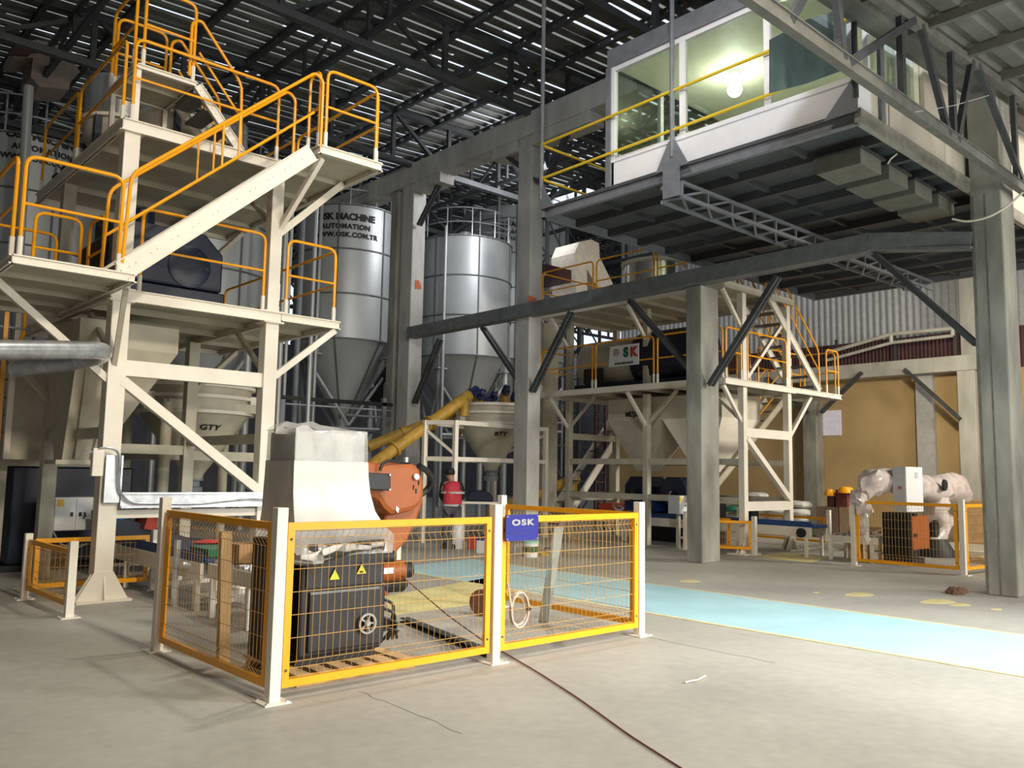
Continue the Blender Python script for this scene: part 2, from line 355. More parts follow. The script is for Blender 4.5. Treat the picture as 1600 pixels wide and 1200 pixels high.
# ================================================================ ROOF STEEL
def truss(p, q, h, label, name='roof_truss', n=10, w=.14, slope=0, mt=STEEL, group='steel roof trusses'):
    p, q = V(p), V(q); t = thing(name, label, 'truss', ((p.x+q.x)/2, (p.y+q.y)/2, min(p.z, q.z)), group)
    up = lambda k: p.lerp(q, k)+V((0, 0, h+slope*k))
    m = M(); m.beam(p, q, w, w); build('bottom_chord', m, mt, t)
    m = M(); m.beam(up(0), up(1), w, w); build('top_chord', m, mt, t)
    for i in range(n+1): build('post', M().beam(p.lerp(q, i/n), up(i/n), w*.7, w*.7), mt, t)
    for i in range(n):
        a, c = (i, i+1) if i % 2 else (i+1, i)
        build('web_diagonal', M().beam(p.lerp(q, a/n), up(c/n), w*.6, w*.6), mt, t)
    return t
for i, yy in enumerate((10.2, 14.6, 19.6, 24.6, 30, 36, 42)):
    truss((-7, yy, 10.5), (45, yy, 10.5), .62, 'long dark roof truss number %s counted from the camera side under the main roof' % ('one two three four five six seven'.split()[i]), n=26, slope=2.1, w=.16)
# y-direction lattice bracing frames
k = 0
for i, xx in enumerate((4.5, 9, 17, 22, 27, 32, 38)):
    truss((xx, 5, 10.75), (xx, 44, 10.75), zr(xx)-11.15, 'cross truss under the main roof, in row %s from the left wall' % ('one two three four five six seven'.split()[i]), name='cross_truss', n=22, w=.11, group='cross trusses under the roof')
# purlins along y with slotted holes
pr = None
for i in range(33):
    xx = -5+i*1.5; z = zr(xx)-.2
    m = M(); m.beam((xx, 4, z+.07), (xx, 45, z+.07), .10, .03); m.beam((xx, 4, z-.09), (xx, 45, z-.09), .10, .05); n = 80
    for j in range(n): 
        y0 = 4+41*j/n; m.box((xx-.02, y0, z-.1), (xx+.02, y0+.34, z+.08))
    o = build('roof_purlin', m, STEEL); tag(o, 'dark slotted purlin directly under the main roof sheets', 'purlin', 'slotted purlins under the main roof')
# lean-to truss at y about 4
t = thing('lean_to_truss', 'grey steel truss crossing in front of the cabin at the upper right', 'truss', (12, 4, 6.05))
m = M(); m.beam((4.5, 4.0, 6.03), (24, 4.0, 6.08), .10, .13); m.box((4.5, 3.93, 6.10), (24, 4.07, 6.115)); build('bottom_chord', m, mat('lean_to_steel', (.15, .145, .13), .6, var=.2), t)
m = M(); m.beam((4.5, 4.0, 6.78), (24, 4.0, 8.30), .10, .12); build('top_chord', m, MATS['lean_to_steel'], t)
LT = lambda x: 6.78+(x-4.5)*1.52/19.5
def ltx(px, py): return PY(px, py, 4.0).x
m = M(); xs_ = [ltx(1315, 90), ltx(1410, 150), ltx(1490, 210), ltx(1585, 280)]
for k, (px, py) in enumerate(((1312, 88), (1410, 150), (1490, 205), (1588, 270))):
    x = ltx(px, py); build('post', M().beam((x, 4.0, 6.05), (x, 4.0, LT(x)), .07, .09, up=(1, 0, 0)), STEEL, t)
m = M()
for a, c in (((1315, 92), 8.05), ((1322, 92), 10.1), ((1480, 212), 10.3), ((1492, 212), 12.0), ((1600, 290), 12.2), ((1230, 20), 7.9)):
    x = ltx(*a); build('web_diagonal', M().beam((x, 3.98, 6.05), (c, 3.98, LT(c)), .07, .09), STEEL, t)
for i, xx in enumerate((9.2, 10.5, 11.8, 13.1, 14.4, 15.7, 17, 18.3)):
    o = build('lean_to_purlin', M().beam((xx, -8, 7.2+(xx-7.4)*.0742-.12), (xx, 4.2, 7.2+(xx-7.4)*.0742-.12), .07, .12), MATS['lean_to_steel']); tag(o, 'straight steel purlin under the lean-to roof sheets, %s from the left' % ('first second third fourth fifth sixth seventh eighth'.split()[i]), 'purlin', 'purlins of the lean-to roof')
# ================================================================ SUSPENDED PLATFORM AND CABIN
pf = thing('suspended_platform', 'dark steel platform hanging from the roof and carrying the glazed cabin', 'platform', (14.5, 7.5, 6.1))
X0, X1, Y0, Y1, ZB = 10.0, 19.6, 4.66, 10.35, 6.12
m = M(); m.box((X0, Y0, ZB+.12), (X1, Y1, ZB+.16)); build('deck_sheet', m, DECK, pf)
m = M()
m.channel((X0+.04, Y0, ZB+.07), (X0+.04, Y1, ZB+.07), .08, .2, .015); m.channel((X1-.04, Y0, ZB+.07), (X1-.04, Y1, ZB+.07), .08, .2, .015)
m.channel((X0, Y1-.04, ZB+.07), (X1, Y1-.04, ZB+.07), .08, .2, .015)
build('edge_beam', m, mat('slate_steel', (.17, .18, .20), .5, var=.15), pf)
build('edge_beam', M().box((X0, Y0-.04, ZB-.03), (X1, Y0+.04, ZB+.17)), mat('dusty_beam', (.30, .28, .24), .7, var=.2), pf)
m = M(); n = 11
for i in range(1, n): x = X0+(X1-X0)*i/n; m.box((x-.05, Y0+.05, ZB-.02), (x+.05, Y1-.05, ZB+.12))
build('joist', m, STEEL, pf)
m = M()
for i in range(1, 5): y = Y0+(Y1-Y0)*i/5; m.box((X0+.05, y-.035, ZB+.04), (X1-.05, y+.035, ZB+.12))
build('stiffener', m, STEEL, pf)
SL = MATS['slate_steel']
for yy, zt in ((10.33, 13), (7.5, 13), (4.66, 9.5)):
    m = M(); m.tube((X0-.03, yy, ZB+.3), (X0-.03, yy, zt), .038, 8); rod = build('hanger_rod', m, SL if yy > 5 else STEEL, pf)
    m = M(); g = [(X0-.05, yy-.30, ZB+.12), (X0-.05, yy+.30, ZB+.12), (X0-.05, yy+.06, ZB+.55), (X0-.05, yy-.06, ZB+.55)]
    if yy > 10: g = [(X0-.05, yy-.32, ZB+.12), (X0-.05, yy+.03, ZB+.12), (X0-.05, yy+.03, ZB+.55), (X0-.05, yy-.04, ZB+.55)]
    if yy < 5: g = [(X0-.05, yy-.02, ZB+.12), (X0-.05, yy+.42, ZB+.12), (X0-.05, yy+.04, ZB+.55), (X0-.05, yy-.04, ZB+.55)]
    m.prism(g, (.02, 0, 0)); build('gusset_plate', m, SL, pf)
# V truss under the deck at y=7.5
m = M(); m.box((X0-.06, 7.36, 5.80), (X0-.03, 7.66, ZB+.2)); build('hanger_plate', m, SL, pf)
m = M()
for yy in (7.35, 7.72): m.beam((X0, yy, 5.78), (19.2, yy, 5.85), .05, .05); m.beam((X0, yy, 6.0), (19.2, yy, 6.02), .05, .05)
for i in range(14):
    x = X0+9.2*i/14; m.beam((x, 7.35, 5.79), (x+.66, 7.35, 6.02), .035, .035); m.beam((x, 7.35, 5.79), (x, 7.35, 6.02), .035, .035); m.beam((x, 7.35, 5.79), (x+.66, 7.72, 5.79), .035, .035); m.beam((x, 7.72, 5.79), (x+.66, 7.72, 6.02), .035, .035)
build('under_truss', m, MATS['slate_steel'], pf)
m = M()
for z in (7.42, 6.80):
    m.tube((X0-.03, Y1, z), (X0-.03, Y0+.0, z+.08), .024, 8); m.tube((X0-.03, Y1, z), (11.65, Y1, z), .024, 8)
build('guardrail', m, YEL2, pf)
cb = thing('glazed_cabin', 'white panelled control cabin with large windows on the suspended platform', 'cabin', (13, 6.7, 6.28))
CX, CY0, CY1, CZ0, CZ1 = 10.04, 4.70, 8.78, 6.28, 8.30
m = M()
m.box((CX, CY0, CZ0), (CX+.06, CY1, CZ0+.42)); m.box((CX, CY1-.06, CZ0), (19, CY1, CZ0+.42)); build('wall_panel', m, PVC, cb)
CREAMP = mat('cream_sandwich_panel', (.62, .56, .47), .55, var=.06, scale=2)
for a, c in ((12.21, 12.9), (12.91, 13.6), (13.61, 15), (15.01, 17), (17.01, 18.9)): build('wall_panel', M().box((a, CY0-.0, CZ0), (c, CY0+.06, CZ1)), CREAMP, cb)
mm = M(); mm.box((10.36, CY0-.0, CZ0), (10.99, CY0+.06, CZ0+.55))
build('wall_panel', mm, CREAMP, cb)
build('wall_panel', M().box((11.0, CY0-.01, CZ0), (12.2, CY0+.055, CZ0+.62)), CREAMP, cb); build('wall_panel', M().box((18.94, CY0+.06, CZ0), (18.99, CY1-.06, CZ1)), CREAMP, cb)
build('roof_edge', M().box((CX-.05, CY0-.05, CZ1), (19.1, CY1+.05, CZ1+.30)), SL, cb)
m = M()
for yy in (CY1-.04, 7.36, 5.93, CY0+.04): m.box((CX-.02, yy-.045, CZ0+.40), (CX+.07, yy+.045, CZ1))
m.box((CX-.016, CY0+.01, CZ0+.402), (CX+.066, CY1-.01, CZ0+.47)); m.box((CX-.016, CY0+.01, CZ1-.08), (CX+.066, CY1-.01, CZ1-.002))
m.box((CX+.0, CY0-.01, CZ0), (CX+.36, CY0+.06, CZ0+.5)); m.box((CX+.36, CY0-.01, CZ0), (CX+.42, CY0+.06, CZ1))
for xx in (11.3, 14): m.box((xx-.04, CY1-.07, CZ0+.4), (xx+.04, CY1+.01, CZ1))
m.box((CX, CY1-.07, CZ0+.40), (19, CY1+.01, CZ0+.47)); build('window_frame', m, PVC, cb)
build('corner_post', M().box((CX-.05, CY1-.02, CZ0), (CX+.02, CY1+.08, CZ1)), SL, cb)
build('corner_post', M().box((10.68, CY0-.05, CZ0-.0), (10.80, CY0+.0, CZ1)), SL, cb)
GL = mat('green_tinted_glass', (.84, .93, .84), .02, var=0, trans=1, spec=.5)
m = M()
for a, c in ((CY1-.08, 7.41), (7.31, 5.98), (5.88, CY0+.08)): m.box((CX+.02, a, CZ0+.47), (CX+.03, c, CZ1-.08))
build('window_pane', m, GL, cb)
m = M(); m.box((CX+.1, CY1-.035, CZ0+.47), (18.9, CY1-.025, CZ1-.05)); build('window_pane', m, GL, cb)
m = M(); m.box((CX+.42, CY0+.02, CZ0+.5), (10.68, CY0+.03, CZ1-.05)); m.box((10.80, CY0+.02, CZ0+.64), (11.9, CY0+.03, CZ1-.3)); build('window_pane', m, GL, cb)
m = M(); m.box((11.3, CY0-.015, CZ0+.60), (11.36, CY0+.065, CZ1)); m.box((10.8, CY0-.02, CZ0+.60), (12.0, CY0+.065, CZ0+.66)); build('window_frame', m, PVC, cb)
OLV = mat('cream_interior_panel', (.80, .79, .62), .6, var=.03)
m = M(); m.box((CX+.1, CY0+.08, CZ1-.04), (18.9, CY1-.1, CZ1)); build('interior_ceiling', m, OLV, cb)
build('interior_wall', M().box((15.5, CY0+.08, CZ0), (15.56, CY1-.1, CZ1-.04)), OLV, cb)
build('interior_wall', M().box((11.2, CY0+.07, CZ0), (15.5, CY0+.1, CZ1-.04)), OLV, cb)
build('teal_reflection', M().prism([PY(px, py, 4.815) for px, py in ((1203, 62), (1262, 30), (1330, 10), (1330, 105), (1262, 130), (1203, 146))], (0, .01, 0)), mat('teal_reflection_pane', (.075, .11, .11), .08, var=.3, scale=2), cb)  # dark pane added to imitate the teal reflection in the cabin glass
build('interior_floor', M().box((CX+.1, CY0+.08, CZ0-.002), (18.9, CY1-.1, CZ0+.02)), GREYC, cb)
LPX = PZ(1148, 122, CZ1-.15)
lp = thing('cabin_lamp', 'bright lit lamp inside the glazed cabin under its ceiling', 'lamp', LPX)
build('lamp_body', M().lathe((LPX.x, LPX.y, CZ1-.10), [(.10, 0), (.12, .06)], 16), WHITE, lp)
build('lamp_bulb', M().lathe((LPX.x, LPX.y, CZ1-.18), [(.01, .02), (.045, .04), (.055, .08)], 16), mat('lit_bulb', (1, 1, .95), .4, emis=((.9, 1, .92), 90)), lp)
l = bpy.data.lights.new('cabin_lamp_light', 'POINT'); l.energy = 38; l.color = (.97, 1, .86); l.shadow_soft_size = .12
o = bpy.data.objects.new('cabin_lamp_light', l); COL.objects.link(o); o.location = (LPX.x, LPX.y, CZ1-.35)
l = bpy.data.lights.new('cabin_lamp_light', 'POINT'); l.energy = 12; l.color = (.97, 1, .86); l.shadow_soft_size = .12
o = bpy.data.objects.new('cabin_lamp_light', l); COL.objects.link(o); o.location = (14.3, 6.4, CZ1-.35)
# sheet metal boxes under the platform
BOXM = mat('dusty_sheet_box', (.13, .13, .105), .6, var=.15)
lab = ['first sheet metal box under the platform, nearest the camera', 'second sheet metal box under the platform, behind the first', 'third sheet metal box under the platform, behind the second', 'last sheet metal box under the platform, nearest the big column']
for i in range(4):
    x0 = 10.75+i*.87; bx = thing('sheet_box', lab[i], 'box', (x0+.35, 5.2, 5.8), 'sheet metal boxes under the platform')
    build('box_body', M().box((x0, 4.98, 5.86), (x0+.62, 5.62, 6.10)), BOXM, bx, bevel=.01)
    build('box_flange', M().box((x0-.03, 4.95, 6.07), (x0+.70, 5.65, 6.10)), STEEL, bx)
tag(build('electric_cable', M().path([PX(1488, 342, 13.3), PX(1510, 347, 13.3), PX(1545, 340, 13.3), PX(1575, 322, 13.3), PX(1599, 300, 13.3)], .016, 6, .2), CREAM), 'loose pale cable sagging beside the big column below the cabin', 'cable')
tag(build('electric_cable', M().path([PX(1387, 256, 11.5), PX(1392, 248, 11.5), PX(1402, 240, 11.5)], .012, 6), CREAM), 'short pale cable loop on the first sheet metal box under the platform', 'cable')
# ================================================================ STEEL TOWERS
def parts(name, ms, mt, parent, **k): return [build(name, m, mt, parent, **k) for m in ms]
def guard(parent, p0, p1, h=1.10, drop=.16, mt=YEL, r=.022, mid=True, name='guardrail'):
    p0, p1 = V(p0), V(p1); z = V((0, 0, 1)); d = (p1-p0).normalized()*.03; p0 = p0+d; p1 = p1-d
    m = M().path([p0+z*drop, p0+z*h, p1+z*h, p1+z*drop], r, 8, .13)
    if mid: m.tube(p0+z*h*.52, p1+z*h*.52, r*.8, 8)
    g = build(name, m, mt, parent, smooth=True)
    for p in (p0, p1): build('post_socket', M().tube(p-z*.02, p+z*(drop+.05), r*1.35, 8), CREAM, g, smooth=True)
    return g
def deck(parent, x0, x1, y0, y1, z, nj=4, jx=True, e=.15, mt=CREAM):
    build('deck_plate', M().box((x0+.01, y0+.01, z-.035), (x1-.01, y1-.01, z-.02)), CREAMG, parent)
    for p, q in (((x0, y0), (x1, y0)), ((x0, y1), (x1, y1)), ((x0, y0), (x0, y1)), ((x1, y0), (x1, y1))):
        build('edge_beam', M().channel((*p, z-e/2), (*q, z-e/2), .07, e, .014), mt, parent)
    for i in range(1, nj):
        t = i/nj
        a, b = ((x0+(x1-x0)*t, y0+.04), (x0+(x1-x0)*t, y1-.04)) if jx else ((x0+.04, y0+(y1-y0)*t), (x1-.04, y0+(y1-y0)*t))
        build('joist', M().channel((*a, z-.035-e*.3), (*b, z-.035-e*.3), .05, e*.6, .01), CREAMG, parent)
def leg(parent, x, y, z0, z1, w=.2, mt=CREAM, foot=False):
    m = M(); m.box((x-w/2, y-w/2, z0), (x+w/2, y+w/2, z1)); l = build('leg', m, mt, parent, bevel=.008)
    if foot:
        m = M().box((x-.32, y-.22, 0), (x+.32, y+.22, .025))
        for s in (-1, 1): m.prism([(x+s*w/2, y-.01, .02), (x+s*.30, y-.01, .02), (x+s*w/2, y-.01, .34)], (0, .02, 0)); m.prism([(x, y+s*w/2, .02), (x, y+s*.21, .02), (x, y+s*w/2, .34)], (.02, 0, 0))
        m.prism([(x-.30, y-w/2-.012, .02), (x+.30, y-w/2-.012, .02), (x+w/2, y-w/2-.012, .36), (x-w/2, y-w/2-.012, .36)], (0, .012, 0))
        build('base_plate', m, mt, l)
    return l
def flange(parent, x, y, z, w=.3): build('flange_plate', M().box((x-w/2, y-w/2, z-.012), (x+w/2, y+w/2, z+.012)), CREAM, parent)
def stair(parent, lo, hi, wid, n=9, rail=(1, 1), h=.95, sw=.22, mt=CREAM, endpost=.0):
    lo, hi, wid = V(lo), V(hi), V(wid); d = hi-lo; z = V((0, 0, 1)); wn = wid.normalized()
    for k, o in enumerate((V((0, 0, 0)), wid)):
        m = M().channel(lo+o, hi+o, .06, sw, .012); 
        for i in range(n):
            c = lo+o+d*((i+.5)/n); s = -1 if k == 0 else 1
            for q in (-.045, .045): e = c+d.normalized()*q; m.tube(e+wn*s*.008, e+wn*s*.02, .008, 6)
        build('stringer', m, mt, parent)
    dx = V((d.x, d.y, 0)).normalized()
    for i in range(n):
        c = lo+d*((i+.5)/n); m = M(); m.beam(c+wn*.02, c+wid-wn*.02, .25, .035); 
        build('tread', m, mat('tread_grating', (.16, .17, .17), .5, .4), parent)
    for k, o in enumerate((V((0, 0, 0)), wid)):
        if not rail[k]: continue
        a, b = lo+o, hi+o
        m = M().path([a+z*.1, a+z*h+d.normalized()*.05, b+z*h, b+V((d.x, d.y, 0)).normalized()*.12+z*(h-.08), b+V((d.x, d.y, 0)).normalized()*.12+z*.1], .022, 8, .12)
        m.tube(a+z*h*.5, b+z*h*.5, .018, 8)
        for t in ((.47, .56) if n > 5 and mt is CREAM else ()): m.tube(a+d*t+z*h*.5, a+d*t+z*h, .016, 8)
        build('handrail', m, YEL, parent, smooth=True)
def tri(parent, a, b, w=.07, mt=CREAM, name='diagonal_brace'): return build(name, M().beam(a, b, w, w*1.1), mt, parent)
# ---------------------------------------------------------------- tower in the left foreground
T = thing('steel_tower', 'tall cream steel tower with yellow guardrails and stairs in the left foreground', 'tower', (4.4, 12.5, 0))
xa, xb, ya, yb = 3.38, 5.44, 11.22, 14.0; ZL, ZU = 3.88, 6.10
leg(T, xa, ya, 0, ZL-.15, .22, foot=True); leg(T, xb, ya, 0, ZL-.15, .20, foot=True)
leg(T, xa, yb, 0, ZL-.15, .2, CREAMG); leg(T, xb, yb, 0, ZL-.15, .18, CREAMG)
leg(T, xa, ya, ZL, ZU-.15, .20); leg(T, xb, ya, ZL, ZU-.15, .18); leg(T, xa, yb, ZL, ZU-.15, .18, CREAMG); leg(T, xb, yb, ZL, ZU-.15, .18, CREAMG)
for x in (xa, xb):
    for z in (ZL-.15, ZL, ZU-.15): flange(T, x, ya, z)
def hb(z, h=.16, y=ya, x0=xa, x1=xb, mt=CREAM): build('cross_beam', M().box((x0, y-.06, z-h), (x1, y+.06, z)), mt, T)
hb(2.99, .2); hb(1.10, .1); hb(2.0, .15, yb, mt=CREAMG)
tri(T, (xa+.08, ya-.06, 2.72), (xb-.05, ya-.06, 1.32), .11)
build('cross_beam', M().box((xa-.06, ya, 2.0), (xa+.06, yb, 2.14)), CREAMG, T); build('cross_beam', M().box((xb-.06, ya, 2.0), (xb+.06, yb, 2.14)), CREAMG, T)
deck(T, 3.25, 5.55, 11.1, 15.4, ZL, 4, jx=False); deck(T, 5.56, 6.50, 11.1, 15.4, ZL, 4, jx=False, e=.12)
deck(T, 1.95, 3.2, 10.13, 13.4, ZL, 4, jx=False, e=.10)
deck(T, 3.25, 5.52, 11.1, 15.4, ZU, 4, jx=False, e=.16); deck(T, 5.53, 6.52, 10.12, 15.4, ZU, 5, jx=False, e=.12)
tri(T, (6.45, 11.14, 3.74), (5.52, 11.2, 2.95), .08); tri(T, (6.45, 14.6, 3.74), (5.52, 14.0, 2.95), .07, CREAMG)
tri(T, PY(535, 288, 11.14), (5.5, 11.2, 5.05), .09); tri(T, (5.6, 10.2, 5.95), (5.5, 11.2, 5.1), .07); tri(T, (6.45, 14.6, 5.95), (5.5, 14.0, 5.0), .07, CREAMG)
tri(T, (2.0, 11.15, 3.76), (3.3, 11.2, 2.72), .08); tri(T, (2.0, 13.2, 3.76), (3.3, 13.9, 2.6), .07, CREAMG); tri(T, (3.2, 10.4, 3.74), (3.35, 11.15, 2.9), .06, CREAMG)
tri(T, (5.44, 11.3, 3.0), (5.44, 12.3, 3.72), .06, CREAMG); tri(T, (5.44, 11.3, 5.2), (5.44, 12.3, 5.92), .06, CREAMG); tri(T, (xa, 11.3, 3.0), (xa, 12.4, 3.72), .06, CREAMG)
# long dark deck edge running back on the left
# small top landing and its steps
deck(T, 3.40, 4.18, 11.2, 12.3, 6.92, 2, jx=False, e=.07)
for x, y in ((3.43, 11.23), (3.43, 12.27), (4.15, 12.27)): build('leg', M().box((x-.03, y-.03, ZU), (x+.03, y+.03, 6.85)), CREAM, T)
stair(T, (4.86, 11.2, 6.12), (4.20, 11.2, 6.88), (0, .75, 0), 4, (1, 1), .95, .13)
guard(T, (3.44, 11.2, 6.92), (4.16, 11.2, 6.92), 1.1); guard(T, (3.38, 11.25, 6.92), (3.38, 12.25, 6.92), 1.1); guard(T, (3.42, 12.3, 6.92), (4.16, 12.3, 6.92), 1.1)
# main stair from the lower landing up to the upper deck extension
stair(T, PY(190, 424, 10.13), PY(488, 238, 10.13), (0, .80, 0), 10, (1, 1), 1.14, .24)
# guardrails: lower landing
guard(T, (1.98, 10.15, ZL), (3.05, 10.15, ZL), 1.12); guard(T, (1.95, 10.2, ZL), (1.95, 12.0, ZL), 1.12); guard(T, (1.95, 12.05, ZL), (1.95, 13.35, ZL), 1.12)
guard(T, (2.45, 11.75, ZL), (3.05, 11.75, ZL), .95); guard(T, (3.15, 11.2, ZL), (3.15, 11.9, ZL), .95); guard(T, (1.97, 13.38, ZL), (3.15, 13.38, ZL), 1.1)
# lower deck
guard(T, (3.55, 11.12, ZL), (5.30, 11.12, ZL), 1.1); guard(T, (5.60, 11.12, ZL), (6.44, 11.12, ZL), 1.1); guard(T, (6.48, 11.2, ZL), (6.48, 13.2, ZL), 1.1); guard(T, (6.48, 13.25, ZL), (6.48, 15.3, ZL), 1.1)
# upper deck
guard(T, (3.32, 11.12, ZU), (5.40, 11.12, ZU), 1.12); guard(T, (3.27, 11.2, ZU), (3.27, 13.3, ZU), 1.12); guard(T, (3.27, 13.35, ZU), (3.27, 15.3, ZU), 1.12)
guard(T, (5.58, 10.14, ZU), (6.46, 10.14, ZU), 1.12); guard(T, (6.50, 10.2, ZU), (6.50, 12.7, ZU), 1.12); guard(T, (6.50, 12.75, ZU), (6.50, 15.3, ZU), 1.12)
guard(T, (5.55, 10.2, ZU), (5.55, 10.55, ZU), 1.12)
# cable tray with mesh, cable and junction box
ct = thing('cable_tray', 'galvanised cable tray across the front legs of the left tower', 'cable tray', (4.4, 11.0, 1.1))
m = M(); m.box((3.50, 11.00, 1.13), (5.40, 11.02, 1.16)); m.box((3.50, 11.00, 1.30), (5.40, 11.06, 1.325)); m.box((3.50, 11.04, 1.13), (5.40, 11.06, 1.3)); build('horizontal_tray', m, GALV, ct)
m = M(); m.box((3.30, 11.03, 1.20), (3.48, 11.06, 1.78)); m.box((3.29, 11.0, 1.25), (3.31, 11.05, 1.78)); m.box((3.47, 11.0, 1.35), (3.49, 11.05, 1.78)); build('vertical_tray', m, GALV, ct)
build('cable', M().path([(3.05, 11.02, 1.78), (3.25, 10.98, 1.88), (3.42, 10.98, 1.84), (3.44, 10.98, 1.55), (3.46, 10.98, 1.32), (3.6, 10.98, 1.19), (4.4, 10.98, 1.17), (5.2, 10.98, 1.24), (5.5, 10.98, 1.2), (5.55, 10.98, .6)], .016, 6, .15), GALV, ct, smooth=True)
tag(build('junction_box', M().box((3.13, 10.98, 1.52), (3.26, 11.08, 1.86)), CREAM, bevel=.01), 'small cream junction box on the left front leg of the left tower', 'junction box')
# ---------------------------------------------------------------- machinery on tower decks
def mixer(c, L, label, body, sgn=1):
    t = thing('mixer', label, 'mixer', c); x, y, z = c
    m = M(); m.box((x-L/2, y-.55, z+.05), (x+L/2, y+.55, z+.30)); build('base_frame', m, body, t, bevel=.02)
    pr = [(x-L*.46, y-.6, z+.3), (x+L*.46, y-.6, z+.3), (x+L*.46, y-.6, z+.85), (x+L*.30, y-.6, z+1.12), (x-L*.30, y-.6, z+1.12), (x-L*.46, y-.6, z+.85)]
    build('housing', M().prism(pr, (0, 1.2, 0)), body, t, bevel=.03)
    build('end_disc', M().lathe((x+L*.18, y-.60, z+.60), [(.30, 0), (.30, .02), (.25, .035), (.1, .04)], 28, (0, -1, 0)), body, t, smooth=True)
    for i in range(6):
        a = i*math.pi/3; build('bolt', M().lathe((x+L*.18+.25*math.cos(a), y-.62, z+.6+.25*math.sin(a)), [(.016, 0), (.012, .02)], 8, (0, -1, 0)), STEEL, t)
    for k in (-.3, 0, .3): build('inspection_cover', M().box((x-L*.3+k*.5-.1, y-.62, z+.5), (x-L*.3+k*.5+.05, y-.6, z+.75)), body, t)
    build('motor', M().lathe((x-L*.1, y, z+1.1), [(.02, 0), (.17, 0), (.17, .32), (.12, .36), (.02, .36)], 20), body, t, smooth=True); return t
mixer((4.15, 12.4, ZL), 1.75, 'dark navy mixer with a round end disc on the lower deck of the left tower', NAVY)
# dust collectors on the upper deck
def collector(x, y, z, r, label, num=None):
    t = thing('dust_collector', label, 'dust collector', (x, y, z), 'polished drums on the left tower')
    build('drum', M().lathe((x, y, z+.95), [(r, 0), (r, .62), (r*.9, .68), (.05, .7)], 36), CHROME, t, smooth=True)
    build('ring_flange', M().lathe((x, y, z+.90), [(r+.06, 0), (r+.06, .05)], 36), CREAM, t)
    build('hopper', M().lathe((x, y, z+.12), [(r*.35, 0), (r*.98, .55), (r*.98, .78)], 36), CREAMG, t, smooth=True)
    for k in range(4):
        a = k*math.pi/2+.7; build('leg', M().box((x+r*math.cos(a)-.05, y+r*math.sin(a)-.05, z), (x+r*math.cos(a)+.05, y+r*math.sin(a)+.05, z+.92)), NAVY, t)
    return t
collector(4.0, 13.9, 6.1, .52, 'polished steel drum with a white reflection on the upper deck of the left tower')
collector(5.75, 14.2, 6.1, .50, 'polished steel drum behind the small steps on the upper deck of the left tower')
t = thing('weigh_hopper', 'round cream hopper body on dark blue posts on the upper deck of the left tower', 'hopper', (4.6, 12.9, 6.1))
build('hopper_body', M().lathe((4.6, 12.9, 6.16), [(.25, 0), (.75, .45), (.75, .72), (.70, .74)], 36), CREAMG, t, smooth=True)
for k in range(4):
    a = k*math.pi/2+math.pi/4+.4; build('post', M().box((4.6+.78*math.cos(a)-.04, 12.9+.78*math.sin(a)-.04, 6.1), (4.6+.78*math.cos(a)+.04, 12.9+.78*math.sin(a)+.04, 6.95)), NAVY, t)
n1 = place(text_mesh('7', .28, .012), PX(158, 190, 3.30), (0, -1, 0), (0, 0, 1))
t = thing('control_valve_cluster', 'dark cluster of valves and hoses beside the drum on the upper left deck', 'valves', (3.5, 14.6, 6.1))
for i in range(5): build('valve_body', M().lathe((3.42+.1*(i % 2), 13.9+.25*i, 6.12), [(.05, 0), (.09, .06), (.09, .2), (.04, .26)], 12), (RUBB, GALV, BLACK, GALV, RUBB)[i], t, smooth=True)
# galvanised duct on the left
t = thing('ventilation_duct', 'shiny round galvanised duct entering from the left edge', 'duct', (2.0, 10.0, 2.7))
p0, p1 = PY(-60, 546, 9.9), PY(150, 547, 10.6); m = M(); m.path([p0, p1, p1+V((.12, .1, 0)), p1+V((.14, .35, -.03)), p1+V((-.05, .9, -.08)), p1+V((-.5, 1.6, -.15))], .105, 24, .12, 6); build('duct_pipe', m, GALV, t, smooth=True)
for px in (82, 126, 141): q = PY(px, 547, 9.9+.7*(px+60)/210); build('seam_band', M().lathe(q-V((.01, 0, 0)), [(.112, -.012), (.112, .012)], 24, (p1-p0).normalized()), GALV, t)
# big rectangular hopper below the lower deck and square cream casing
t = thing('rectangular_hopper', 'large cream rectangular hopper hanging under the left tower deck', 'hopper', (4.3, 12.8, 1.7))
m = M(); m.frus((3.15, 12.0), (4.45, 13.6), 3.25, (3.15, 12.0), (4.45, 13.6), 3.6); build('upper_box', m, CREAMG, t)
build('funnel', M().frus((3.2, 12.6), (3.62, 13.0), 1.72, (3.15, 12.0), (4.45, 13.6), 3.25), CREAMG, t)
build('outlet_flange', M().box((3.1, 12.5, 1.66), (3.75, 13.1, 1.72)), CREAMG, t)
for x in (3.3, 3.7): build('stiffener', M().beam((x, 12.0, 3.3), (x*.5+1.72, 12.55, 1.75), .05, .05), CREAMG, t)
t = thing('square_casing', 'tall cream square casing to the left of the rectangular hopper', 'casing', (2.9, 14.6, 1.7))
build('casing_shell', M().frus((2.85, 14.4), (3.5, 15.0), 1.72, (2.95, 14.4), (3.5, 15.0), 3.3), CREAMG, t); build('side_rib', M().box((2.84, 14.3, 1.72), (2.92, 14.4, 3.4)), CREAM, t)
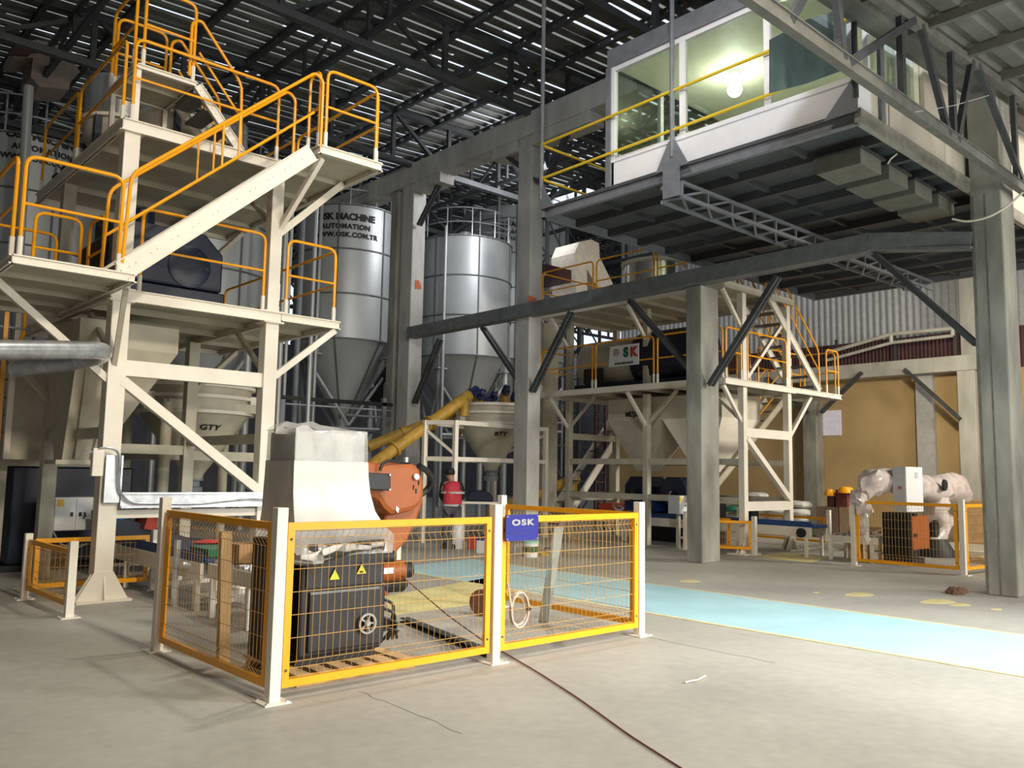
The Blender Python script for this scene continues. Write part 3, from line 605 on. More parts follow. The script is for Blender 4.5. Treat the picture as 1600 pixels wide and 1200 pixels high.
# navy machine and control cabinet below the tower
t = thing('bagging_machine', 'dark navy bagging machine beneath the left tower', 'machine', (3.9, 15.2, 0))
build('body', M().box((3.1, 14.9, .10), (4.9, 15.9, 1.62)), NAVY, t, bevel=.03); build('base', M().box((3.0, 14.85, 0), (5.0, 16, .1)), BLACK, t)
build('front_panel', M().box((4.5, 14.6, 1.15), (4.62, 14.7, 1.75)), BLUE, t)
t = thing('control_cabinet', 'white two-door control cabinet with a yellow warning sticker below the left tower', 'cabinet', (3.8, 14.2, .6))
a, c = PY(86, 777, 14.2), PY(143, 828, 14.2)
build('body', M().box((a.x, 14.2, c.z), (c.x, 14.45, a.z)), GREYC, t)
mx = (a.x+c.x)/2+.03
build('door', M().box((a.x+.01, 14.185, c.z+.01), (mx-.004, 14.2, a.z-.01)), WHITE, t); build('door', M().box((mx+.004, 14.185, c.z+.01), (c.x-.01, 14.2, a.z-.01)), WHITE, t)
build('handle', M().box((mx-.08, 14.17, .87), (mx-.04, 14.185, .93)), BLACK, t); build('handle', M().box((mx+.04, 14.17, .87), (mx+.08, 14.185, .93)), BLACK, t); build('key', M().path([(mx+.12, 14.17, .93), (mx+.13, 14.16, .87), (mx+.1, 14.16, .84)], .012, 6), BLACK, t)
build('warning_sticker', M().box((a.x+.03, 14.18, a.z-.14), (a.x+.13, 14.186, a.z-.03)), mat('sticker_yellow', (.80, .50, .02), .5), t)
build('hose', M().path([(a.x+.0, 14.2, .66), (a.x+.1, 14.15, .45), (a.x+.3, 14.12, .38), (a.x+.5, 14.15, .45), (a.x+.58, 14.2, .62)], .016, 8, .1), STEELM, t, smooth=True)
build('support_stand', M().box((a.x-.06, 14.3, 0), (a.x-.01, 14.36, 1.7)), CREAMG, t)
# ---------------------------------------------------------------- second tower on the right
T = thing('steel_tower', 'cream steel tower with yellow guardrails standing behind the middle concrete column', 'tower', (17, 12.8, 0))
ZL, ZU = 3.76, 5.86; X0t, X1t, Y0t, Y1t = 15.32, 18.2, 10.15, 15.9
xa, xb = 16.12, 18.0
for x in (xa, xb):
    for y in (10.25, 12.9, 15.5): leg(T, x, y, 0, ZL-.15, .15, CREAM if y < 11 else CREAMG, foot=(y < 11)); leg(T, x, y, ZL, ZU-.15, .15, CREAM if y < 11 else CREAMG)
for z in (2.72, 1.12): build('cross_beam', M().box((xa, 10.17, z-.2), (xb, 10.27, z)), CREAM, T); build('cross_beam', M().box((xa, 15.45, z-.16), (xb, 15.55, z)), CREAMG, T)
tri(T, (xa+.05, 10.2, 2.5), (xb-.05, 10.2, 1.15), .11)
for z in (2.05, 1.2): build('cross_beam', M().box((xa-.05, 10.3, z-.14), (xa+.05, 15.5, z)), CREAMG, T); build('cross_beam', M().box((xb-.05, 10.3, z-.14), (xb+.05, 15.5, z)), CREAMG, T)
deck(T, X0t, X1t, Y0t, Y1t, ZL, 7, jx=False, e=.14); deck(T, X0t, X1t, Y0t, Y1t, ZU, 7, jx=False, e=.14); deck(T, X1t+.01, 20.45, Y0t, 11.2, ZL, 3, e=.12)
for y in (10.25, 12.9, 15.5):
    tri(T, (X0t+.05, y, ZL-.14), (xa-.05, y, 2.85), .07); tri(T, (X0t+.05, y, ZU-.14), (xa-.05, y, 4.95), .07); tri(T, (xa, y-.9 if y > 11 else y+.9, ZL-.1), (xa, y, 2.85), .06, CREAMG)
tri(T, (19.2, 10.3, ZL-.12), (xb+.05, 10.3, 2.5), .08); tri(T, (xb-.05, 10.25, ZU-.5), (xa+.1, 10.25, ZL), .07)
stair(T, PY(1281, 612, 10.2), PY(1201, 462, 10.2), (0, .75, 0), 9, (1, 1), 1.0, .18)
guard(T, (15.36, 10.18, ZL), (16.0, 10.18, ZL)); guard(T, (16.2, 10.18, ZL), (17.9, 10.18, ZL)); guard(T, (19.75, 10.18, ZL), (20.42, 10.18, ZL)); guard(T, (20.42, 10.25, ZL), (20.42, 11.15, ZL)); guard(T, (18.3, 11.2, ZL), (20.38, 11.2, ZL))
for a, c in ((10.2, 12), (12.05, 13.9), (13.95, 15.85)): guard(T, (15.34, a, ZL), (15.34, c, ZL)); guard(T, (15.34, a, ZU), (15.34, c, ZU)); guard(T, (18.17, max(a, 11.3), ZL), (18.17, c, ZL))
guard(T, (15.4, 15.87, ZL), (18.1, 15.87, ZL)); guard(T, (15.4, 15.87, ZU), (18.1, 15.87, ZU)); guard(T, (16.9, 10.9, ZL), (17.3, 10.9, ZL))
# rear stair of that tower down to the floor
stair(T, (16.9, 16.6, .1), (20.2, 16.6, 3.7), (0, .7, 0), 12, (0, 0), 1.0, .2)
stair(T, PY(1118, 760, 14.2), PY(1228, 622, 14.2), (0, .7, 0), 9, (1, 1), 1.0, .2, CREAMG)
# OSK mixer and banner
t = thing('mixer', 'cream and dark mixer behind the white banner on the right tower', 'mixer', (16.8, 14.0, ZL))
build('cream_body', M().lathe((16.7, 15.3, ZL+.78), [(.55, 0), (.62, .1), (.62, 1.85), (.62, 1.9)], 28, (0, -1, 0)), CREAMG, t, smooth=True)
build('dark_body', M().lathe((16.7, 13.4, ZL+.78), [(.68, 0), (.70, .1), (.70, 1.8), (.3, 1.85)], 28, (0, -1, 0)), NAVY, t, smooth=True)
build('base_frame', M().box((16.2, 11.6, ZL), (17.3, 15.4, ZL+.22)), NAVY, t); build('motor', M().box((16.1, 12.2, ZL+.3), (16.5, 13.2, ZL+.9)), NAVY, t, bevel=.05)
build('inspection_door', M().box((16.02, 14.3, ZL+.25), (16.1, 14.9, ZL+.6)), BLACK, t)
t = thing('banner', 'white banner with OSK lettering hung on the guardrail of the right tower', 'banner', (15.3, 14.1, 4.2))
bx = 15.28; P = lambda px, py: PX(px, py, bx)
q = [P(953, 542), P(998, 536), P(998, 569), P(951, 574)]
build('banner_sheet', M().prism(q, (.015, 0, 0)), WHITE, t)
def btxt(s, px, py, size, mt, bold=.0, sp=1): 
    o = P(px, py); return build('lettering', place(text_mesh(s, size, bold, sp, .002), (bx-.005, o.y, o.z), (0, -1, 0), (0, 0, 1)), mt, t)
btxt('S', 978, 551, .30, mat('sign_green', (.0, .13, .04), .5), .02); btxt('K', 990, 550, .30, REDP, .02); btxt('www.osk.com.tr', 975, 567, .085, INK, .003)
o = P(963, 551); build('logo_ring', M().lathe((bx-.002, o.y, o.z), [(.085, 0), (.085, .006), (.065, .006), (.065, 0)], 24, (-1, 0, 0), cap=False), REDP, t)
m = M()
for a in (90, 210, 330): a = math.radians(a); m.beam((bx-.004, o.y, o.z), (bx-.004, o.y+.07*math.cos(a), o.z+.07*math.sin(a)), .014, .014)
build('logo_spokes', m, mat('sign_green', (0, .1, .03)), t)
# cream dosing box and drum on its upper deck
t = thing('elevator_head', 'cream bucket elevator head with a slanted chute behind the suspended platform', 'elevator', (17.5, 17.5, 5.9))
yy = 17.2
build('head_casing', M().loft([[PY(*p, yy) for p in ((880, 470), (900, 462), (898, 395), (905, 378), (924, 374), (936, 380), (937, 402), (958, 444), (935, 452), (917, 420), (918, 460))], [PY(*p, yy)+V((0, 1.0, 0)) for p in ((880, 470), (900, 462), (898, 395), (905, 378), (924, 374), (936, 380), (937, 402), (958, 444), (935, 452), (917, 420), (918, 460))]]), mat('cream_elevator', (.55, .50, .43), .6), t)
build('elevator_leg', M().box((16.9, 17.3, 0), (17.5, 17.9, 6.0)), CREAMG, t)
tag(build('access_platform', M().box((PY(852, 420, 17.0).x, 17.0, PY(852, 432, 17.0).z), (PY(893, 420, 17.0).x, 18.2, PY(852, 412, 17).z)), MAROON), 'dark red service platform beside the cream elevator head', 'platform')
t = thing('polished_drum', 'polished round drum with cream rim on the right tower under the suspended platform', 'drum', (16.8, 12.5, 5.86))
build('drum_shell', M().lathe((16.4, 12.9, 5.9), [(.74, 0), (.74, .95)], 36), CHROME, t, smooth=True); build('rim', M().lathe((16.4, 12.9, 6.82), [(.82, 0), (.82, .06), (.7, .06)], 36), CREAM, t)
# hoppers under it
t = thing('twin_hopper', 'cream twin-outlet hopper marked in black under the right tower deck', 'hopper', (16.7, 12.6, 1.8))
build('upper_box', M().box((16.3, 10.9, 3.0), (17.9, 14.3, 3.55)), CREAMG, t)
build('funnel', M().frus((16.7, 13.3), (17.1, 13.7), 1.75, (16.3, 12.62), (17.9, 14.3), 3.0), CREAMG, t); build('funnel', M().frus((16.7, 11.5), (17.1, 11.9), 1.75, (16.3, 10.9), (17.9, 12.58), 3.0), CREAM, t)
o = PX(987, 656, 16.29); build('lettering', place(text_mesh('MEŞL', .17, .005), (16.29, o.y, 3.15), (0, -1, 0), (0, 0, 1)), INK, t)
for i, y in enumerate((13.45, 12.35)):
    t = thing('packing_machine', ('dark navy packing machine head under the left outlet of the twin hopper', 'dark navy packing machine head under the right outlet of the twin hopper')[i], 'machine', (16.7, y, .2), 'packing machines under the twin hopper')
    build('head', M().prism([(16.4, y-.38, 1.15), (16.4, y+.38, 1.15), (16.4, y+.38, 1.4), (16.4, y+.2, 1.62), (16.4, y-.2, 1.62), (16.4, y-.38, 1.4)], (.8, 0, 0)), NAVY, t, bevel=.02)
    build('body', M().box((17.42, y-.48, .35), (17.9, y+.48, 1.15)), NAVY, t); build('bracket', M().box((16.9, y-.3, 1.0), (17.42, y+.3, 1.15)), NAVY, t); build('foot', M().box((17.42, y-.48, .0), (17.9, y+.48, .35)), BLACK, t)
    build('spout', M().path([(16.4, y, 1.3), (16.25, y, 1.25), (16.2, y, 1.0)], .05, 8, .05), BLACK, t)
tag(build('machine_panel', M().box((17.4, 12.0, 1.15), (17.46, 12.75, 1.62)), BLUE), 'bright blue machine panel behind the middle concrete column', 'panel')
t = thing('control_cabinet', 'grey and white control cabinet beside the middle concrete column', 'cabinet', (16.3, 10.9, .6))
a, c = PX(1044, 774, 15.9), PX(1060, 803, 15.9)
build('body', M().box((15.9, c.y-.02, c.z), (16.35, a.y, a.z)), GREYC, t); build('door', M().box((15.9, c.y-.04, c.z), (16.35, c.y-.02, a.z)), WHITE, t)
build('warning_sticker', M().box((15.9, c.y-.045, a.z-.12), (15.98, c.y-.04, a.z-.02)), MATS['sticker_yellow'], t); build('handle', M().box((16.1, c.y-.05, a.z-.25), (16.13, c.y-.04, a.z-.20)), BLACK, t); build('handle', M().box((16.2, c.y-.05, a.z-.25), (16.28, c.y-.04, a.z-.20)), BLACK, t)
build('stand', M().box((16.05, c.y+.1, 0), (16.12, c.y+.17, c.z)), CREAMG, t)
# ================================================================ SILOS
def silo(x, y, r, label, ztop=9.74, z0=5.6, course=1.38, txt=None, tang=0, seam0=0.4):
    t = thing('silo', label, 'silo', (x, y, 0), 'grey bolted silos')
    build('shell', M().lathe((x, y, 0), [(r, z0), (r, ztop)], 64), SILO, t, smooth=True)
    build('roof_cone', M().lathe((x, y, ztop), [(r+.03, 0), (r+.03, .03), (.25, .42), (.25, .55), (.02, .56)], 48), SILO, t, smooth=True)
    build('discharge_cone', M().lathe((x, y, 0), [(.22, 3.0), (.22, 3.25), (r, z0)], 64), SILO, t, smooth=True)
    z = z0
    while z < ztop+.1:
        m = M().lathe((x, y, z), [(r+.004, -.025), (r+.03, -.02), (r+.03, .02), (r+.004, .025)], 64, cap=False); build('bolted_flange', m, SILOD, t); z += course
    for i in range(7):
        a = seam0+i*2*math.pi/7; m = M(); c, s = math.cos(a), math.sin(a)
        m.beam((x+(r+.008)*c, y+(r+.008)*s, z0), (x+(r+.008)*c, y+(r+.008)*s, ztop), .05, .02, up=(c, s, 0)); build('vertical_seam', m, SILOD, t)
        m = M().beam((x+(r+.01)*c, y+(r+.01)*s, z0), (x+.24*c, y+.24*s, 3.25), .05, .03); build('cone_seam', m, SILOD, t)
    for k in range(4):
        a = k*math.pi/2+math.radians(205); c, s = math.cos(a), math.sin(a); px, py = x+(r-.02)*c, y+(r-.02)*s
        build('leg', M().tube((px, py, 0), (px, py, z0-.45), .11, 14), SILO, t, smooth=True)
        m = M(); m.box((px-.2, py-.2, z0-.5), (px+.2, py+.2, z0-.45)); m.box((px-.12, py-.12, z0-.5), (px+.12, py+.12, z0+.02)); build('leg_bracket', m, SILO, t)
        a2 = a+math.pi/2; qx, qy = x+(r-.02)*math.cos(a2), y+(r-.02)*math.sin(a2)
        build('brace', M().tube((px, py, z0-.9), ((px+qx)/2, (py+qy)/2, z0-2.6), .05, 8), SILO, t); build('brace', M().tube((qx, qy, z0-.9), ((px+qx)/2, (py+qy)/2, z0-2.6), .05, 8), SILO, t)
        build('ring_beam', M().tube((px, py, z0-2.7), (qx, qy, z0-2.7), .05, 8), SILO, t)
    rg = r-.05; n = 12
    m = M()
    for h in (.5, 1.0):
        pts = [(x+rg*math.cos(2*math.pi*i/48), y+rg*math.sin(2*math.pi*i/48), ztop+h) for i in range(49)]; m.path(pts, .025, 6)
    for i in range(n): a = 2*math.pi*i/n; m.tube((x+rg*math.cos(a), y+rg*math.sin(a), ztop), (x+rg*math.cos(a), y+rg*math.sin(a), ztop+1.0), .025, 6)
    build('guardrail', m, GALV, t, smooth=True)
    build('filling_pipe', M().tube((x+(r+.12)*math.cos(-2.6), y+(r+.12)*math.sin(-2.6), .5), (x+(r+.12)*math.cos(-2.6), y+(r+.12)*math.sin(-2.6), ztop+.3), .06, 10), SILO, t, smooth=True)
    if txt:
        base = math.atan2(-y, -x)+tang
        for s, size, zz, sp in txt:
            m = text_mesh(s, size, size*.05, sp, .004)
            m.v = [V((x+(r+.012+p.z)*math.cos(base+p.x/r), y+(r+.012+p.z)*math.sin(base+p.x/r), zz+p.y)) for p in m.v]
            build('lettering', m, INK, t)
    return t
TX = [('OSK MACHINE', .28, 9.34, .98), ('AUTOMATION', .21, 9.04, 1.12), ('WWW.OSK.COM.TR', .205, 8.78, 1.1)]
silo(4.9, 24.6, 1.7, 'grey silo at the far left edge with lettering partly hidden by guardrails', txt=[(a, b*.92, c+.36, d) for a, b, c, d in TX], tang=.20)
silo(9.3, 23.3, 1.65, 'bright grey silo half hidden behind the left tower')
silo(13.93, 23.4, 1.65, 'grey silo with black OSK MACHINE lettering to the right of the left tower', txt=TX, tang=-.06)
s3 = silo(18.75, 23.4, 1.72, 'grey silo without lettering between two concrete columns', seam0=.75)
r_ = FW*FPX+RT*(800-800)-UP*(700-600); r_ = ORI+r_*(34/FPX)
silo(r_.x, r_.y, 2.2, 'distant silo with lettering seen behind the top of the unlettered one', ztop=12.0, z0=6, txt=[(a, b*.95, c+1.9, d) for a, b, c, d in TX], tang=-.05)
# white ladder cage hoops on top of third silo
t = thing('ladder_cage', 'round steel cage hoops on top of the silo between the columns', 'ladder cage', (20.2, 22.4, 10.5))
m = M()
for z in (10.0, 10.35, 10.7, 11.05): m.path([(20.0+.7*math.cos(a), 23.2+.7*math.sin(a), z) for a in [i*math.pi/8 for i in range(17)]], .02, 6)
build('hoops', m, GALV, t); build('uprights', M().tube((19.3, 23.2, 9.8), (19.3, 23.2, 11.2), .03, 6), GALV, t)
# machinery on top of the far left silo
t = thing('rooftop_elevator', 'pale elevator head box with dark red patches above the far left silo', 'elevator', (5.2, 21.7, 10.4))
yy = 21.5; P = lambda px, py: PY(px, py, yy)
poly = [(48, 120), (52, 90), (20, 90), (22, 75), (55, 80), (56, 62), (75, 66), (112, 78), (114, 95), (125, 112), (110, 125), (108, 140), (62, 135)]
build('head_casing', M().prism([P(*p) for p in poly], (0, 1.0, 0)), mat('dusty_pink_panel', (.30, .24, .20), .7, var=.1), t)
build('drive_cover', M().prism([P(*p)+V((0, -.15, 0)) for p in ((10, 88), (20, 76), (50, 78), (54, 70), (68, 74), (80, 82), (62, 84), (50, 84), (42, 90))], (0, .1, 0)), MAROON, t)
build('support_pole', M().tube(PY(28, 420, yy), PY(45, 135, yy), .11, 12), SILO, t, smooth=True); build('support_pole', M().tube(PY(20, 700, yy), PY(28, 420, yy), .11, 12), SILO, t, smooth=True)
# ================================================================ WEIGH HOPPERS
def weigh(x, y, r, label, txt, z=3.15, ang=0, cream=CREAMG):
    t = thing('weigh_hopper', label, 'hopper', (x, y, z-1.7), 'round cream weigh hoppers')
    build('drum', M().lathe((x, y, 0), [(r*.97, z-.50), (r*.97, z)], 48), cream, t, smooth=True)
    for zz in (z-.05, z-.25, z-.52): build('ring_flange', M().lathe((x, y, zz), [(r*.97, -.03), (r*1.04, -.03), (r*1.04, .03), (r*.97, .03)], 48, cap=False), CREAM, t)
    build('cone', M().lathe((x, y, 0), [(.17, z-1.72), (.2, z-1.62), (r*.95, z-.55)], 48), cream, t, smooth=True)
    build('outlet_valve', M().lathe((x, y, 0), [(.19, z-1.98), (.19, z-1.86), (.14, z-1.85), (.14, z-1.75), (.2, z-1.74), (.2, z-1.70)], 24), STEELM, t, smooth=True)
    base = math.atan2(-y, -x)+ang; zz = z-.80; rr = r*.95-(.25/1.07)*(r*.95-.2)
    m = text_mesh(txt, .17, .005, 1.1, .004); m.v = [V((x+(rr+.02+p.y*.70+p.z)*math.cos(base+p.x/rr), y+(rr+.02+p.y*.70+p.z)*math.sin(base+p.x/rr), zz+p.y*.75)) for p in m.v]
    build('lettering', m, INK, t)
    for k in range(3):
        a = base+.9+k*2*math.pi/3; c, s = math.cos(a), math.sin(a); build('load_cell_bracket', M().box((x+r*1.04*c-.08, y+r*1.04*s-.08, z-.5), (x+r*1.04*c+.08, y+r*1.04*s+.08, z-.2)), CREAM, t)
    return t
weigh(6.1, 15.4, 1.0, 'round cream hopper marked GTY seen between the legs of the left tower', 'GTY', ang=.33)
r_ = FW*FPX+RT*(768-800)-UP*(700-600); bq = ORI+r_*(22/FPX)
weigh(bq.x, bq.y, .98, 'round cream hopper marked BTY left of the orange-patched column', 'BTY', z=3.42, ang=.30)
# steel stand carrying the GTY hopper
def stand(pts, h, label, beams=(.0,), mt=CREAMG, w=.10, diag=True, tubeleg=False):
    cx = sum(p[0] for p in pts)/len(pts); cy = sum(p[1] for p in pts)/len(pts)
    t = thing('hopper_stand', label, 'stand', (cx, cy, 0))
    for x, y in pts:
        m = M(); m.tube((x, y, 0), (x, y, h), w*.6, 12) if tubeleg else m.box((x-w/2, y-w/2, 0), (x+w/2, y+w/2, h)); build('leg', m, mt, t, smooth=tubeleg)
    n = len(pts)
    for z in beams:
        for i in range(n): a, c = pts[i], pts[(i+1) % n]; build('cross_beam', M().beam((*a, z), (*c, z), w*.7, w), mt, t)
    if diag:
        for i in (0, 2): a, c = pts[i], pts[(i+1) % n]; build('diagonal_brace', M().beam((*a, h-.2), (*c, beams[-1]+.1), w*.6, w*.6), mt, t)
    return t
stand([(5.25, 14.5), (7.05, 14.6), (7.1, 16.4), (5.2, 16.3)], 2.75, 'round-legged cream stand under the GTY hopper', (2.72, 1.85), tubeleg=True, w=.16, diag=False)
g1, g2 = PY(681, 800, bq.y-1.1), PY(711, 800, bq.y-1.3)
stand([(g1.x, bq.y-.6), (g2.x, bq.y-1.25), (bq.x+1.1, bq.y-.9), (bq.x+.9, bq.y+.9)], 2.85, 'thin cream stand under the BTY hopper', (2.8, 1.95), mt=CREAM)
# ================================================================ AUGERS
def auger(p, q, r, label, motor=True):
    p, q = V(p), V(q); t = thing('screw_conveyor', label, 'screw conveyor', ((p.x+q.x)/2, (p.y+q.y)/2, min(p.z, q.z)), 'yellow screw conveyors')
    d = (q-p).normalized(); build('tube', M().tube(p, q, r, 16), YELD, t, smooth=True)
    for k in (.3, .62): c = p.lerp(q, k); build('joint_flange', M().lathe(c, [(r*1.35, -.03), (r*1.35, .03)], 16, d), YELD, t)
    build('outlet_spout', M().tube(q-d*r*1.2, q-d*r*1.2-V((0, 0, r*3.2)), r*.9, 14), YELD, t, smooth=True)
    if motor: build('motor', M().lathe(q, [(r*1.0, 0), (r*1.0, .08), (r*.75, .1), (r*.75, .3), (r*.3, .34)], 16, d), mat('motor_blue', (.01, .02, .09), .4), t, smooth=True)
    return t
y0 = bq.y-.3
auger(PY(560, 742, y0-.2), PY(733, 617, y0-.2), .14, 'yellow screw conveyor rising from the wrapped cabinet to the BTY hopper')
auger(PY(575, 698, y0+1.6), PY(752, 628, y0+.5), .13, 'darker yellow screw conveyor behind the one rising to the BTY hopper')
for i, (px, py) in enumerate(((750, 619), (770, 622), (790, 612), (804, 622))):
    q = PY(px, py, y0+.2+.2*i); auger(q+V((1.0+.3*i, 2.2, -.9)), q, .12, 'short yellow screw conveyor above the BTY hopper, %s from the left' % ('first second third fourth'.split()[i]))
auger(PY(768, 800, y0+.6), PY(900, 748, y0+1.5), .16, 'yellow screw conveyor low behind the orange-patched column', False)
# ================================================================ BACKGROUND PIPEWORK
def mast(x, y, w, h, label, n=8, mt=STEEL):
    t = thing('lattice_mast', label, 'mast', (x, y, 0), 'dark lattice masts'); c = [(x-w/2, y-w/2), (x+w/2, y-w/2), (x+w/2, y+w/2), (x-w/2, y+w/2)]
    for a in c: build('upright', M().box((a[0]-.05, a[1]-.05, 0), (a[0]+.05, a[1]+.05, h)), mt, t)
    for i in range(n):
        z0, z1 = h*i/n, h*(i+1)/n
        for k in (0, 3):
            a, b_ = c[k], c[(k+1) % 4]; 
            if i % 2: a, b_ = b_, a
            build('lacing', M().beam((*a, z0), (*b_, z1), .05, .05), mt, t); build('lacing', M().beam((*a, z1), (*b_, z1), .05, .05), mt, t)
    return t
mast(20.5, 20.9, 1.0, 10.5, 'dark lattice mast right of the orange-patched column', 8)
mast(25.5, 24.0, 1.2, 11, 'farther dark lattice mast behind the cream elevator head', 8)
t = thing('cat_ladder', 'dark red ladder standing behind the right tower', 'ladder', (18.9, 17.3, 0))
a, c = PY(930, 760, 17.0).x, PY(945, 760, 17.0).x
for x in (a, c): build('stile', M().box((x-.03, 16.97, 0), (x+.03, 17.03, 4.2)), MAROON, t)
for i in range(14): build('rung', M().box((a, 16.98, .25+i*.29), (c, 17.02, .28+i*.29)), MAROON, t)
# horizontal pipe rack in front of silos
t = thing('pipe_rack', 'dark horizontal beam with thin pipes in front of the lettered silo', 'pipe rack', (12, 20.4, 4))
a, c = PY(432, 620, 20.0), PY(612, 633, 20.0); build('beam', M().beam(a, c, .12, .10), RUBB, t)
a2, c2 = PY(432, 630, 20.0), PY(612, 642, 20.0)
build('pipe', M().tube(a2, c2, .025, 8), GALV, t); build('pipe', M().tube(PY(540, 648, 20.0), PY(612, 654, 20), .03, 8), STEELM, t)
for px in (441, 600): p = PY(px, 622, 20.0); build('post', M().box((p.x-.06, 19.94, 0), (p.x+.06, 20.06, p.z)), STEELM, t)
for i, (px, d_, r_) in enumerate(((440, 19.2, .07), (449, 21, .05), (487, 19, .055), (466, 21, .08))):
    q = PY(px, 500, d_); o = build('riser_pipe', M().tube((q.x, d_, 0), (q.x, d_, 8.8), r_, 12), SILO if i != 3 else STEELM, smooth=True)
    tag(o, ('thick grey riser pipe just right of the left tower', 'thin grey riser pipe behind the thick one', 'grey riser pipe in front of the lettered silo', 'dark grey riser pipe left of the lettered silo')[i], 'pipe')
# corrugated dark flexible trunk sloping behind the column
t = thing('ribbed_trunking', 'dark ribbed trunking sloping down behind the left orange-patched column', 'trunking', (13.5, 20, 3))
a, c = PX(640, 545, 14.8), PX(590, 625, 14.8); pts = [a.lerp(c, i/24) for i in range(25)]
build('ribbed_hose', M().path(pts, [.33+.025*(i % 2) for i in range(25)], 16), RUBB, t)
# dusty machinery at the lower left
t = thing('dusty_platform', 'dusty steel bench with debris and hoses behind the left tower', 'platform', (2.6, 15.6, 0))
a = PY(0, 728, 14.9); b2 = PY(190, 728, 14.9)
build('top_beam', M().box((a.x-.6, 14.8, 1.62), (b2.x, 14.95, 1.72)), CREAMG, t); build('deck', M().box((a.x-.6, 14.95, 1.64), (2.9, 16.2, 1.70)), MATS['dark_plaster'], t)
for x in (2.95, 2.2): build('leg', M().box((x-.06, 14.82, 0), (x+.06, 14.94, 1.62)), CREAMG, t)
for i in range(9): x = 1.9+.13*i; build('debris', M().lathe((x, 15.1+.1*(i % 3), 1.70), [(.07, 0), (.05+.01*(i % 3), .06), (.01, .08+.02*(i % 4))], 8), (SACK, REDP, MATS['dark_plaster'], CARD)[i % 4], t)
t = thing('grey_vessel', 'dusty rounded vessel behind the left tower brace', 'vessel', (3.1, 16.6, 0))
build('vessel_body', M().lathe((3.1, 16.6, 1.7), [(.3, 0), (.55, .4), (.6, 1.6), (.5, 1.9), (.1, 2.05)], 28), mat('dusty_vessel', (.22, .20, .16), .8, var=.3), t, smooth=True)
build('hose', M().path([(2.6, 16.2, 3.4), (2.55, 16.2, 2.8), (2.7, 16.1, 2.2), (3.0, 16.0, 1.8)], .07, 10, .3), GALV, t, smooth=True)
t = thing('cat_ladder', 'yellow and cream ladder with grey rungs at the far left edge', 'ladder', (1.6, 14.5, 0))
a, c = PY(12, 470, 14.5), PY(-4, 690, 14.5); d_ = V((.34, 0, 0))
for o_, mt_ in ((V((0, 0, 0)), YEL), (V((.16, .05, 0)), CREAMG)): build('stile', M().beam(c+o_, a+o_, .06, .06), mt_, t)
for i in range(8): q = c.lerp(a, (i+.5)/8); build('rung', M().beam(q-V((.5, 0, 0)), q+V((.35, 0, 0)), .03, .03), STEELM, t)
tag(build('handrail_post', M().path([PY(20, 480, 15.2), PY(24, 450, 15.2), PY(40, 447, 15.2), PY(38, 520, 15.2), PY(26, 545, 15.2)], .03, 8, .1), YEL, smooth=True), 'curved yellow handrail post beside the ladder at the far left', 'handrail')
# thin swaying cable
tag(build('electric_cable', M().path([PY(840, 654, 19), PY(858, 661, 19), PY(880, 660, 19)], .02, 6), GREYC), 'pale cable strung between the orange-patched column and the right tower', 'cable')
# ================================================================ FENCES
def panel(p0, p1, label, z0=.09, z1=1.26, fr=.055, group='yellow mesh fence panels', fold=True, pitch=.058, clip=None):
    p0, p1 = V((*p0, 0)), V((*p1, 0)); d = (p1-p0).normalized(); L = (p1-p0).length; n = V((-d.y, d.x, 0))
    t = thing('mesh_fence', label, 'fence', (p0+p1)/2, group); z = V((0, 0, 1))
    e = d*(fr/2)
    for a, b, w in ((p0+z*(z1-fr/2), p1+z*(z1-fr/2), 1), (p0+z*(z0+fr/2), p1+z*(z0+fr/2), 1)): build('frame_rail', M().beam(a, b, .035, fr), YEL, t)
    for a in (p0+e, p1-e): build('frame_stile', M().beam(a+z*(z0+fr), a+z*(z1-fr), .033, fr, up=d), YEL, t)
    H = z1-z0; m = M(); k = int(L/pitch)
    prof = [(z0+.03, 0)]
    if fold: prof += [(z0+H*.055, 0), (z0+H*.10, .035), (z0+H*.145, 0), (z1-H*.15, 0), (z1-H*.10, .035), (z1-H*.055, 0)]
    prof += [(z1-.03, 0)]
    for i in range(1, k):
        q = p0+d*(L*i/k)
        for (za, oa), (zb, ob) in zip(prof, prof[1:]): m.tube(q+z*za+n*oa, q+z*zb+n*ob, .0021, 4)
    hz = [(a, o) for a, o in prof[1:-1]]+[(z0+H*f, 0) for f in ((.29, .43, .57, .71) if H > 1 else (.4, .6))]
    for a, o in hz: m.tube(p0+z*a+n*(o+.004), p1+z*a+n*(o+.004), .0024, 4)
    build('wire_mesh', m, WIRE, t)
    for s, a in ((1, p0+e), (-1, p1-e)):
        for zz in (z0+.12, z1-.12): q = a+z*zz-n*.022; build('bolt', M().tube(q, q+n*.01, .011, 6), STEEL, t)
    return t
def post(x, y, label, h=1.37, w=.085, base=.2, group='cream fence posts'):
    t = thing('fence_post', label, 'fence post', (x, y, 0), group)
    build('shaft', M().box((x-w/2, y-w/2, .008), (x+w/2, y+w/2, h)), CREAM, t, bevel=.004)
    m = M().box((x-base/2, y-base/2, 0), (x+base/2, y+base/2, .010)); build('base_plate', m, CREAM, t)
    for sx in (-1, 1):
        for sy in (-1, 1): build('anchor_bolt', M().lathe((x+sx*base*.38, y+sy*base*.38, .01), [(.012, 0), (.012, .012)], 6), GALV, t)
    return t
post(2.92, 5.70, 'front corner post of the robot fence, nearest the camera')
post(5.00, 5.70, 'front middle fence post left of the blue sign')
post(7.02, 5.72, 'front right corner post of the robot fence beside the blue lane')
post(2.90, 7.90, 'back left post of the robot fence in front of the tower tray')
post(7.10, 7.98, 'back right post of the robot fence just behind the front middle one')
post(8.28, 11.93, 'lone fence post behind the orange robot arm', 1.37)
panel((2.98, 5.70), (4.94, 5.70), 'large front fence panel in front of the black controller')
